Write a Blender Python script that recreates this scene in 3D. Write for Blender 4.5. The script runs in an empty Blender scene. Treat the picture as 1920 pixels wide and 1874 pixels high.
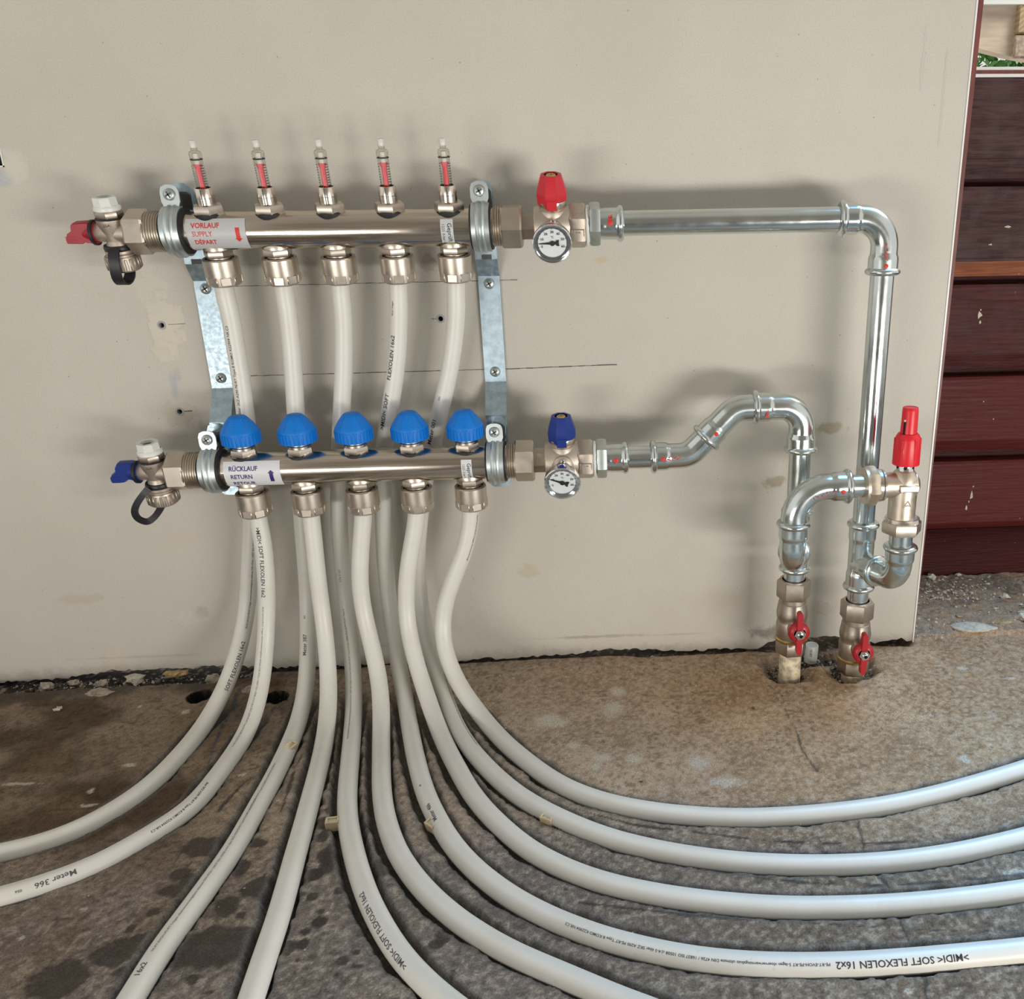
import bpy, bmesh, math, random
import numpy as np
from mathutils import Vector, Matrix

rnd = random.Random(7)
SC = bpy.context.scene
COL = SC.collection

# ------------------------------------------------------------------ camera
def make_camera():
    cd = bpy.data.cameras.new('camera')
    cam = bpy.data.objects.new('camera', cd)
    COL.objects.link(cam)
    right = Vector((0.99786, -0.064148, -0.012623))
    fwd = Vector((0.056205, 0.94034, -0.33556))
    up = Vector((0.033395, 0.334133, 0.941934))
    m = Matrix((( right.x, up.x, -fwd.x, .3105), (right.y, up.y, -fwd.y, -.8655), (right.z, up.z, -fwd.z, .4538), (0, 0, 0, 1)))
    cam.matrix_world = m
    cd.sensor_fit = 'HORIZONTAL'
    cd.sensor_width = 36.0
    cd.lens = 1665.457 / 1920 * 36
    cd.shift_x = -(1200.02 - 960) / 1920
    cd.shift_y = (989.755 - 937) / 1920
    cd.clip_start = 0.01
    cd.clip_end = 60
    SC.camera = cam
make_camera()

# ------------------------------------------------------------------ world, lamps, exposure
vs = SC.view_settings
vs.view_transform = 'Standard'; vs.look = 'None'; vs.gamma = 1.0; vs.use_curve_mapping = False
vs.exposure = 0.0
SC.cycles.max_bounces = 6; SC.cycles.diffuse_bounces = 3; SC.cycles.glossy_bounces = 4
W = bpy.data.worlds.new('daylight'); SC.world = W
W.use_nodes = True
W.node_tree.nodes['Background'].inputs[0].default_value = (1.0, 0.972, 0.93, 1)
W.node_tree.nodes['Background'].inputs[1].default_value = 0.84

def area(name, loc, target, sx, sy, watt, col):
    l = bpy.data.lights.new(name, 'AREA'); l.shape = 'RECTANGLE'; l.size = sx; l.size_y = sy
    l.energy = watt; l.color = col
    o = bpy.data.objects.new(name, l); COL.objects.link(o)
    o.location = loc
    o.rotation_euler = (Vector(target) - Vector(loc)).to_track_quat('-Z', 'Y').to_euler()
    return o
# low daylight thrown up by the sunlit floor on either side of the photographer
area('floor_bounce_light', (-.32, -1.15, .02), (-.15, 0, 2.6), .60, .34, 13.0, (1.0, .965, .895))
area('floor_bounce_light', (1.08, -1.15, .02), (.6, 0, 1.35), .60, .34, 21.0, (1.0, .965, .90))
# cool daylight of the side window, falling on the floor and the right half
wl_ = area('window_light', (1.15, .15, 1.25), (1.02, -.40, 0), .6, .9, 6.5, (.12, .52, 1.0))
wl_.data.spread = math.radians(68)
# added lamp outside the window, brightens the timber
area('timber_fill_light', (1.35, .34, 1.25), (.95, .56, .69), .4, .3, 13.0, (1.0, .97, .92))

# ------------------------------------------------------------------ node helpers
def principled(name):
    m = bpy.data.materials.new(name); m.use_nodes = True
    nt = m.node_tree
    return m, nt, nt.nodes['Principled BSDF']

def N(nt, kind, **kw):
    n = nt.nodes.new(kind)
    for k, v in kw.items():
        if k.startswith('i_'):
            n.inputs[int(k[2:])].default_value = v
        else:
            setattr(n, k, v)
    return n

def objcoord(nt):
    return N(nt, 'ShaderNodeTexCoord').outputs['Object']

def noise(nt, vec, scale, detail=4, rough=.55, dist=0):
    n = N(nt, 'ShaderNodeTexNoise')
    n.inputs['Scale'].default_value = scale; n.inputs['Detail'].default_value = detail
    n.inputs['Roughness'].default_value = rough; n.inputs['Distortion'].default_value = dist
    nt.links.new(vec, n.inputs['Vector'])
    return n.outputs['Fac']

def ramp(nt, fac, lo, hi, a=0.0, b=1.0):
    n = N(nt, 'ShaderNodeMapRange'); n.interpolation_type = 'SMOOTHSTEP'
    n.inputs[1].default_value = lo; n.inputs[2].default_value = hi
    n.inputs[3].default_value = a; n.inputs[4].default_value = b
    nt.links.new(fac, n.inputs[0])
    return n.outputs[0]

def mixc(nt, fac, a, b, mode='MIX'):
    n = N(nt, 'ShaderNodeMix', data_type='RGBA', blend_type=mode)
    for sock, v in ((0, fac), (6, a), (7, b)):
        if isinstance(v, (int, float)):
            n.inputs[sock].default_value = v
        elif isinstance(v, tuple):
            n.inputs[sock].default_value = (*v, 1) if len(v) == 3 else v
        else:
            nt.links.new(v, n.inputs[sock])
    return n.outputs[2]

def mul(nt, a, b, op='MULTIPLY'):
    n = N(nt, 'ShaderNodeMath', operation=op)
    for i, v in enumerate((a, b)):
        if isinstance(v, (int, float)): n.inputs[i].default_value = v
        else: nt.links.new(v, n.inputs[i])
    return n.outputs[0]

def bump(nt, bsdf, h, strength, dist):
    n = N(nt, 'ShaderNodeBump'); n.inputs['Strength'].default_value = strength; n.inputs['Distance'].default_value = dist
    nt.links.new(h, n.inputs['Height']); nt.links.new(n.outputs[0], bsdf.inputs['Normal'])

MATS = {}
def mat(name, col, rough=.5, metal=0.0, var=0.0, vscale=60, bmp=0.0, bscale=400, coat=0.0, spec=.5, stretch=None, rvar=0.0):
    m, nt, b = principled(name)
    b.inputs['Roughness'].default_value = rough; b.inputs['Metallic'].default_value = metal
    b.inputs['Coat Weight'].default_value = coat; b.inputs['Specular IOR Level'].default_value = spec
    b.inputs['Base Color'].default_value = (*col, 1)
    vec = objcoord(nt)
    if stretch:
        mp = N(nt, 'ShaderNodeMapping'); mp.inputs['Scale'].default_value = stretch
        nt.links.new(vec, mp.inputs['Vector']); vec = mp.outputs[0]
    if var:
        f = noise(nt, vec, vscale, 5, .6)
        c = mixc(nt, ramp(nt, f, .3, .7), tuple(x * (1 - var) for x in col), tuple(min(1, x * (1 + var)) for x in col))
        nt.links.new(c, b.inputs['Base Color'])
    if rvar:
        nt.links.new(ramp(nt, noise(nt, vec, vscale * 1.7, 4), .3, .7, max(0.02, rough - rvar), rough + rvar), b.inputs['Roughness'])
    if bmp:
        bump(nt, b, noise(nt, vec, bscale, 3), bmp, .0006)
    MATS[name] = m
    return m

mat('nickel', (.58, .52, .45), .38, 1.0, .05, 60, rvar=.04)
mat('nickel_dull', (.46, .40, .34), .42, 1.0, .12, 60, .04, 500, rvar=.06)
mat('nickel_cast', (.54, .47, .40), .50, .9, .10, 80, .10, 700, rvar=.05)
mat('nickel_bright', (.68, .62, .54), .26, 1.0, .04, 90)
mat('stainless', (.58, .52, .45), .20, 1.0, .10, 40, .04, 300, stretch=(.25, 8, 8), rvar=.05)
mat('zinc', (.64, .69, .68), .20, 1.0, .06, 30, rvar=.05)
mat('zinc_band', (.58, .64, .65), .42, 1.0, .08, 30, rvar=.05)
mat('zinc_plate', (.46, .58, .66), .44, .92, .14, 160, .05, 700, rvar=.08)
mat('zinc_dull', (.54, .59, .57), .40, 1.0, .08, 90, .04, 600)
mat('chrome', (.75, .76, .77), .12, 1.0)
mat('brass', (.62, .45, .20), .30, 1.0, .1, 120)
mat('brass_nickel', (.70, .61, .49), .40, 1.0, .05, 120, .06, 1200, rvar=.05)
mat('rubber', (.012, .012, .014), .55)
mat('strap', (.014, .013, .018), .42)
mat('blue_cap', (.002, .185, .66), .48, bmp=.08, bscale=1500, spec=.35)
mat('blue_handle', (.006, .03, .22), .36, bmp=.05, bscale=900)
mat('red_handle', (.55, .018, .03), .34, bmp=.05, bscale=900)
mat('red_wing', (.33, .01, .022), .36)
mat('red_cap', (.70, .012, .022), .36)
mat('red_lever', (.40, .012, .02), .33)
mat('white_plastic', (.72, .74, .70), .35)
mat('gauge_red', (.80, .02, .05), .3)
mat('gauge_pink', (.92, .18, .22), .3)
mat('label_silver', (.50, .50, .51), .42)
mat('label_white', (.70, .71, .74), .42)
mat('label_grey', (.55, .57, .58), .45)
mat('slot_grey_pale', (.36, .36, .37), .6)
mat('ink_red', (.62, .03, .02), .5)
mat('ink_navy', (.03, .02, .16), .5)
mat('ink_black', (.03, .03, .035), .6)
mat('ink_grey', (.09, .09, .10), .6)
mat('ink_faint', (.30, .29, .27), .6)
mat('dial', (.74, .76, .80), .45)
mat('dark_hole', (.006, .006, .007), .9)  # near black, stands for the shade inside openings
mat('slot_grey', (.10, .10, .10), .7)  # dark grey, stands for the shade in slots and recesses
mat('pencil', (.10, .095, .09), .8)
mat('clip', (.66, .55, .36), .5, var=.1, vscale=200)
mat('cream_paint', (.60, .51, .36), .6, var=.45, vscale=110, bmp=.2, bscale=300)
mat('plaster_chunk', (.36, .305, .245), .9, var=.3, vscale=260, bmp=.5, bscale=500)
mat('plaster_pale', (.55, .50, .42), .9, var=.2, vscale=260, bmp=.4, bscale=500)
mat('plaster_ochre', (.42, .30, .15), .9, var=.35, vscale=200, bmp=.3, bscale=500)
mat('grit_dark', (.06, .05, .042), .95, var=.5, vscale=900)
mat('grit_pale', (.42, .37, .31), .95, var=.5, vscale=900)
mat('white_gloss', (.80, .80, .78), .3)
mat('mahogany_trim', (.16, .042, .034), .45, var=.25, vscale=60, stretch=(4, 4, .5))
mat('leaf', (.10, .26, .06), .5, var=.5, vscale=9)
mat('ceiling_paint', (.72, .70, .66), .9)
mat('dark_plaster', (.52, .49, .44), .9)
mat('frosted_cap', (.66, .64, .58), .3)

def pipe_material():
    m, nt, b = principled('white_pipe')
    v = objcoord(nt)
    c = mixc(nt, ramp(nt, noise(nt, v, 30, 4), .35, .75), (.725, .71, .66), (.69, .67, .605))
    c = mixc(nt, ramp(nt, noise(nt, v, 160, 5, .65), .62, .80, 0, .45), c, (.50, .46, .38))
    nt.links.new(c, b.inputs['Base Color'])
    b.inputs['Roughness'].default_value = .38
    MATS['white_pipe'] = m
pipe_material()

def glass_material(name, tint, ior=1.45, gl=.03):
    m = bpy.data.materials.new(name); m.use_nodes = True
    nt = m.node_tree; nt.nodes.clear()
    out = N(nt, 'ShaderNodeOutputMaterial'); mx = N(nt, 'ShaderNodeMixShader'); tr = N(nt, 'ShaderNodeBsdfTransparent')
    gb = N(nt, 'ShaderNodeBsdfGlossy'); fr = N(nt, 'ShaderNodeFresnel')
    tr.inputs[0].default_value = (*tint, 1); gb.inputs['Roughness'].default_value = gl; fr.inputs[0].default_value = ior
    nt.links.new(mul(nt, fr.outputs[0], .45), mx.inputs[0]); nt.links.new(tr.outputs[0], mx.inputs[1]); nt.links.new(gb.outputs[0], mx.inputs[2])
    nt.links.new(mx.outputs[0], out.inputs[0])
    MATS[name] = m
glass_material('clear_tube', (.90, .90, .88), 1.35)
glass_material('pane_glass', (.97, .98, .97), 1.2)

# ------------------------------------------------------------------ geometry helpers (metres, world coordinates)
def frame(axis):
    a = Vector(axis).normalized()
    if abs(a.y) > .75: u = Vector((1, 0, 0))
    else: u = Vector((0, -1, 0))
    u = (u - u.dot(a) * a).normalized()
    v = a.cross(u)
    return a, u, v

class G:
    def __init__(s): s.v = []; s.f = []
    def lathe(s, o, axis, prof, n=28, phase=0.0, mod=None, cap=True):
        o = Vector(o); a, u, v = frame(axis); b0 = len(s.v); k = len(prof)
        for i in range(n):
            t = math.radians(phase) + 2 * math.pi * i / n
            mm = mod(i) if mod else 1.0
            d = u * math.cos(t) + v * math.sin(t)
            for r, h in prof: s.v.append(tuple(o + a * h + d * (r * mm)))
        for i in range(n):
            j = (i + 1) % n
            for q in range(k - 1):
                s.f.append((b0 + i * k + q, b0 + j * k + q, b0 + j * k + q + 1, b0 + i * k + q + 1))
        if cap:
            if prof[0][0] > 1e-6: s.f.append(tuple(b0 + i * k for i in range(n)))
            if prof[-1][0] > 1e-6: s.f.append(tuple(b0 + i * k + k - 1 for i in range(n)))
        return s
    def ring(s, o, axis, prof, n=32):                       # closed profile revolved (no caps)
        o = Vector(o); a, u, v = frame(axis); b0 = len(s.v); k = len(prof)
        for i in range(n):
            t = 2 * math.pi * i / n; d = u * math.cos(t) + v * math.sin(t)
            for r, h in prof: s.v.append(tuple(o + a * h + d * r))
        for i in range(n):
            j = (i + 1) % n
            for q in range(k):
                p = (q + 1) % k
                s.f.append((b0 + i * k + q, b0 + j * k + q, b0 + j * k + p, b0 + i * k + p))
        return s
    def hexn(s, o, axis, r, h0, h1, phase=0, c=.10, n=6):
        h = h1 - h0
        e = min(.0016, h * .18)
        return s.lathe(o, axis, [(r * (1 - c), h0), (r, h0 + e), (r, h1 - e), (r * (1 - c), h1)], n, phase)
    def tube(s, pts, rad, n=20, cap=True):
        pts = [Vector(p) for p in pts]; b0 = len(s.v); m = len(pts)
        if not hasattr(rad, '__len__'): rad = [rad] * m
        T = []
        for i in range(m):
            t = pts[min(i + 1, m - 1)] - pts[max(i - 1, 0)]
            T.append(t.normalized())
        u = Vector((0, -1, 0)) if abs(T[0].y) < .9 else Vector((1, 0, 0))
        for i in range(m):
            u = (u - u.dot(T[i]) * T[i]).normalized(); v = T[i].cross(u)
            for j in range(n):
                t = 2 * math.pi * j / n
                s.v.append(tuple(pts[i] + (u * math.cos(t) + v * math.sin(t)) * rad[i]))
        for i in range(m - 1):
            for j in range(n):
                q = (j + 1) % n
                s.f.append((b0 + i * n + j, b0 + i * n + q, b0 + (i + 1) * n + q, b0 + (i + 1) * n + j))
        if cap:
            s.f.append(tuple(b0 + j for j in range(n))); s.f.append(tuple(b0 + (m - 1) * n + j for j in range(n)))
        return s
    def box(s, c, sz, rot=None, bev=0.0):
        c = Vector(c); hx, hy, hz = (q / 2 for q in sz); b0 = len(s.v)
        e = bev
        if e > 0:
            P = []
            for sx in (-1, 1):
                for sy in (-1, 1):
                    for sz_ in (-1, 1):
                        P += [(sx * hx, sy * (hy - e), sz_ * (hz - e)), (sx * (hx - e), sy * hy, sz_ * (hz - e)), (sx * (hx - e), sy * (hy - e), sz_ * hz)]
            bm = bmesh.new()
            for p in P: bm.verts.new(p)
            r = bmesh.ops.convex_hull(bm, input=bm.verts[:])
            bm.verts.index_update()
            vs_ = [v.co.copy() for v in bm.verts]
            fs = [tuple(v.index for v in f.verts) for f in bm.faces]
            bm.free()
        else:
            vs_ = [Vector((sx * hx, sy * hy, z * hz)) for sx in (-1, 1) for sy in (-1, 1) for z in (-1, 1)]
            fs = [(0, 1, 3, 2), (4, 6, 7, 5), (0, 4, 5, 1), (2, 3, 7, 6), (0, 2, 6, 4), (1, 5, 7, 3)]
        for p in vs_:
            s.v.append(tuple(c + (rot @ p if rot else p)))
        s.f += [tuple(b0 + i for i in f) for f in fs]
        return s
    def prism(s, poly, o, u, v, d0, d1, inset=0.0):          # polygon in (u,v) extruded along u x v
        o, u, v = Vector(o), Vector(u).normalized(), Vector(v).normalized(); w = u.cross(v); b0 = len(s.v); k = len(poly)
        cx = sum(p[0] for p in poly) / k; cy = sum(p[1] for p in poly) / k
        layers = [(d0, 0), (d1, 0)] if not inset else [(d0, inset), (d0 + (d1 - d0) * .2, 0), (d1 - (d1 - d0) * .2, 0), (d1, inset)]
        for d, ins in layers:
            for x, y in poly:
                f = 1 - ins
                s.v.append(tuple(o + u * (cx + (x - cx) * f) + v * (cy + (y - cy) * f) + w * d))
        L = len(layers)
        for l in range(L - 1):
            for i in range(k):
                j = (i + 1) % k
                s.f.append((b0 + l * k + i, b0 + l * k + j, b0 + (l + 1) * k + j, b0 + (l + 1) * k + i))
        s.f.append(tuple(b0 + i for i in range(k))); s.f.append(tuple(b0 + (L - 1) * k + i for i in range(k)))
        return s
    def ribbon(s, path, hw, th, wdir):                       # flat strap: path points, half widths, thickness, width direction
        path = [Vector(p) for p in path]; wd = Vector(wdir).normalized(); m = len(path); b0 = len(s.v)
        if not hasattr(hw, '__len__'): hw = [hw] * m
        for i in range(m):
            t = (path[min(i + 1, m - 1)] - path[max(i - 1, 0)]).normalized()
            w = (wd - wd.dot(t) * t).normalized(); nn = t.cross(w)
            for sw, sn in ((-1, -1), (1, -1), (1, 1), (-1, 1)):
                s.v.append(tuple(path[i] + w * (hw[i] * sw) + nn * (th / 2 * sn)))
        for i in range(m - 1):
            for j in range(4):
                q = (j + 1) % 4
                s.f.append((b0 + i * 4 + j, b0 + i * 4 + q, b0 + (i + 1) * 4 + q, b0 + (i + 1) * 4 + j))
        s.f.append((b0, b0 + 1, b0 + 2, b0 + 3)); s.f.append(tuple(b0 + (m - 1) * 4 + j for j in range(4)))
        return s

WPOS = {}
def link_mesh(name, me, material, parent=None, org=None):
    o = bpy.data.objects.new(name, me); COL.objects.link(o)
    if material: me.materials.append(MATS[material])
    org = Vector(org) if org is not None else (WPOS[parent.name] if parent else Vector((0, 0, 0)))
    WPOS[o.name] = org.copy()
    if parent:
        o.parent = parent; o.location = org - WPOS[parent.name]
    else:
        o.location = org
    return o

def build(name, g, material, parent=None, org=None, angle=38, recalc=True):
    org_ = Vector(org) if org is not None else (WPOS[parent.name] if parent else Vector((0, 0, 0)))
    me = bpy.data.meshes.new(name)
    me.from_pydata([(x - org_.x, y - org_.y, z - org_.z) for x, y, z in g.v], [], g.f)
    if recalc:
        bm = bmesh.new(); bm.from_mesh(me)
        bmesh.ops.recalc_face_normals(bm, faces=bm.faces[:])
        bm.to_mesh(me); bm.free()
    me.shade_smooth()
    me.set_sharp_from_angle(angle=math.radians(angle))
    return link_mesh(name, me, material, parent, org_)

def tag(o, label=None, cat=None, group=None, kind=None):
    if label: o['label'] = label
    if cat: o['category'] = cat
    if group: o['group'] = group
    if kind: o['kind'] = kind
    return o

def thing(name, label, cat, loc, group=None):
    o = bpy.data.objects.new(name, None); COL.objects.link(o)
    o.empty_display_size = .02
    o.location = loc; WPOS[o.name] = Vector(loc)
    return tag(o, label, cat, group)

def copy_tree(src, d, parent=None, root=True):
    c = src.copy(); COL.objects.link(c)
    WPOS[c.name] = WPOS[src.name] + Vector(d)
    c.parent = parent if parent else src.parent
    if root: c.location = src.location + Vector(d)
    for ch in [x for x in bpy.data.objects if x.parent == src]:
        copy_tree(ch, d, c, False)
    return c

def retint(o, material):
    o.data = o.data.copy(); o.data.materials[0] = MATS[material]

# ---- lettering: flat glyph outlines turned into thin mesh, laid on surfaces
GLYPH = {}
def text2d(s, size, bold=0.0):
    key = (s, size, bold)
    if key in GLYPH: return GLYPH[key]
    cu = bpy.data.curves.new('lettering', 'FONT'); cu.body = s; cu.size = 1.0; cu.resolution_u = 2; cu.offset = bold
    ob = bpy.data.objects.new('lettering', cu); COL.objects.link(ob)
    bpy.context.view_layer.update()
    ev = ob.evaluated_get(bpy.context.evaluated_depsgraph_get())
    me = ev.to_mesh()
    bm = bmesh.new(); bm.from_mesh(me)
    for k in range(-2, 9):                                   # cut across so that strokes can bend round a pipe
        bmesh.ops.bisect_plane(bm, geom=bm.verts[:] + bm.edges[:] + bm.faces[:], plane_co=(0, k * .1 + .003, 0), plane_no=(0, 1, 0), dist=1e-6)
    bm.verts.index_update()
    vs_ = [(v.co.x * size, v.co.y * size) for v in bm.verts]; fs = [tuple(v.index for v in f.verts) for f in bm.faces]
    bm.free()
    ev.to_mesh_clear()
    bpy.data.objects.remove(ob); bpy.data.curves.remove(cu)
    w = max([v[0] for v in vs_] or [0])
    GLYPH[key] = (vs_, fs, w)
    return GLYPH[key]

def put_text(g, s, size, fn, bold=0.0, center=False, squeeze=1.0):
    vs_, fs, w = text2d(s, size, bold); b0 = len(g.v)
    off = w / 2 if center else 0
    for x, y in vs_: g.v.append(tuple(fn((x - off) * squeeze, y)))
    g.f += [tuple(b0 + i for i in f) for f in fs]
    return w * squeeze

def plane_fn(o, u, v):
    o, u, v = Vector(o), Vector(u).normalized(), Vector(v).normalized()
    return lambda x, y: o + u * x + v * y

def catmull(P, n):
    P = [Vector(p) for p in P]; Q = [2 * P[0] - P[1]] + P + [2 * P[-1] - P[-2]]; o = []
    for i in range(1, len(Q) - 2):
        a, b, c, d = Q[i - 1], Q[i], Q[i + 1], Q[i + 2]
        for k in range(n):
            t = k / n
            o.append(.5 * (2 * b + (c - a) * t + (2 * a - 5 * b + 4 * c - d) * t * t + (3 * b - a - 3 * c + d) * t ** 3))
    o.append(P[-1])
    return o

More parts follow.
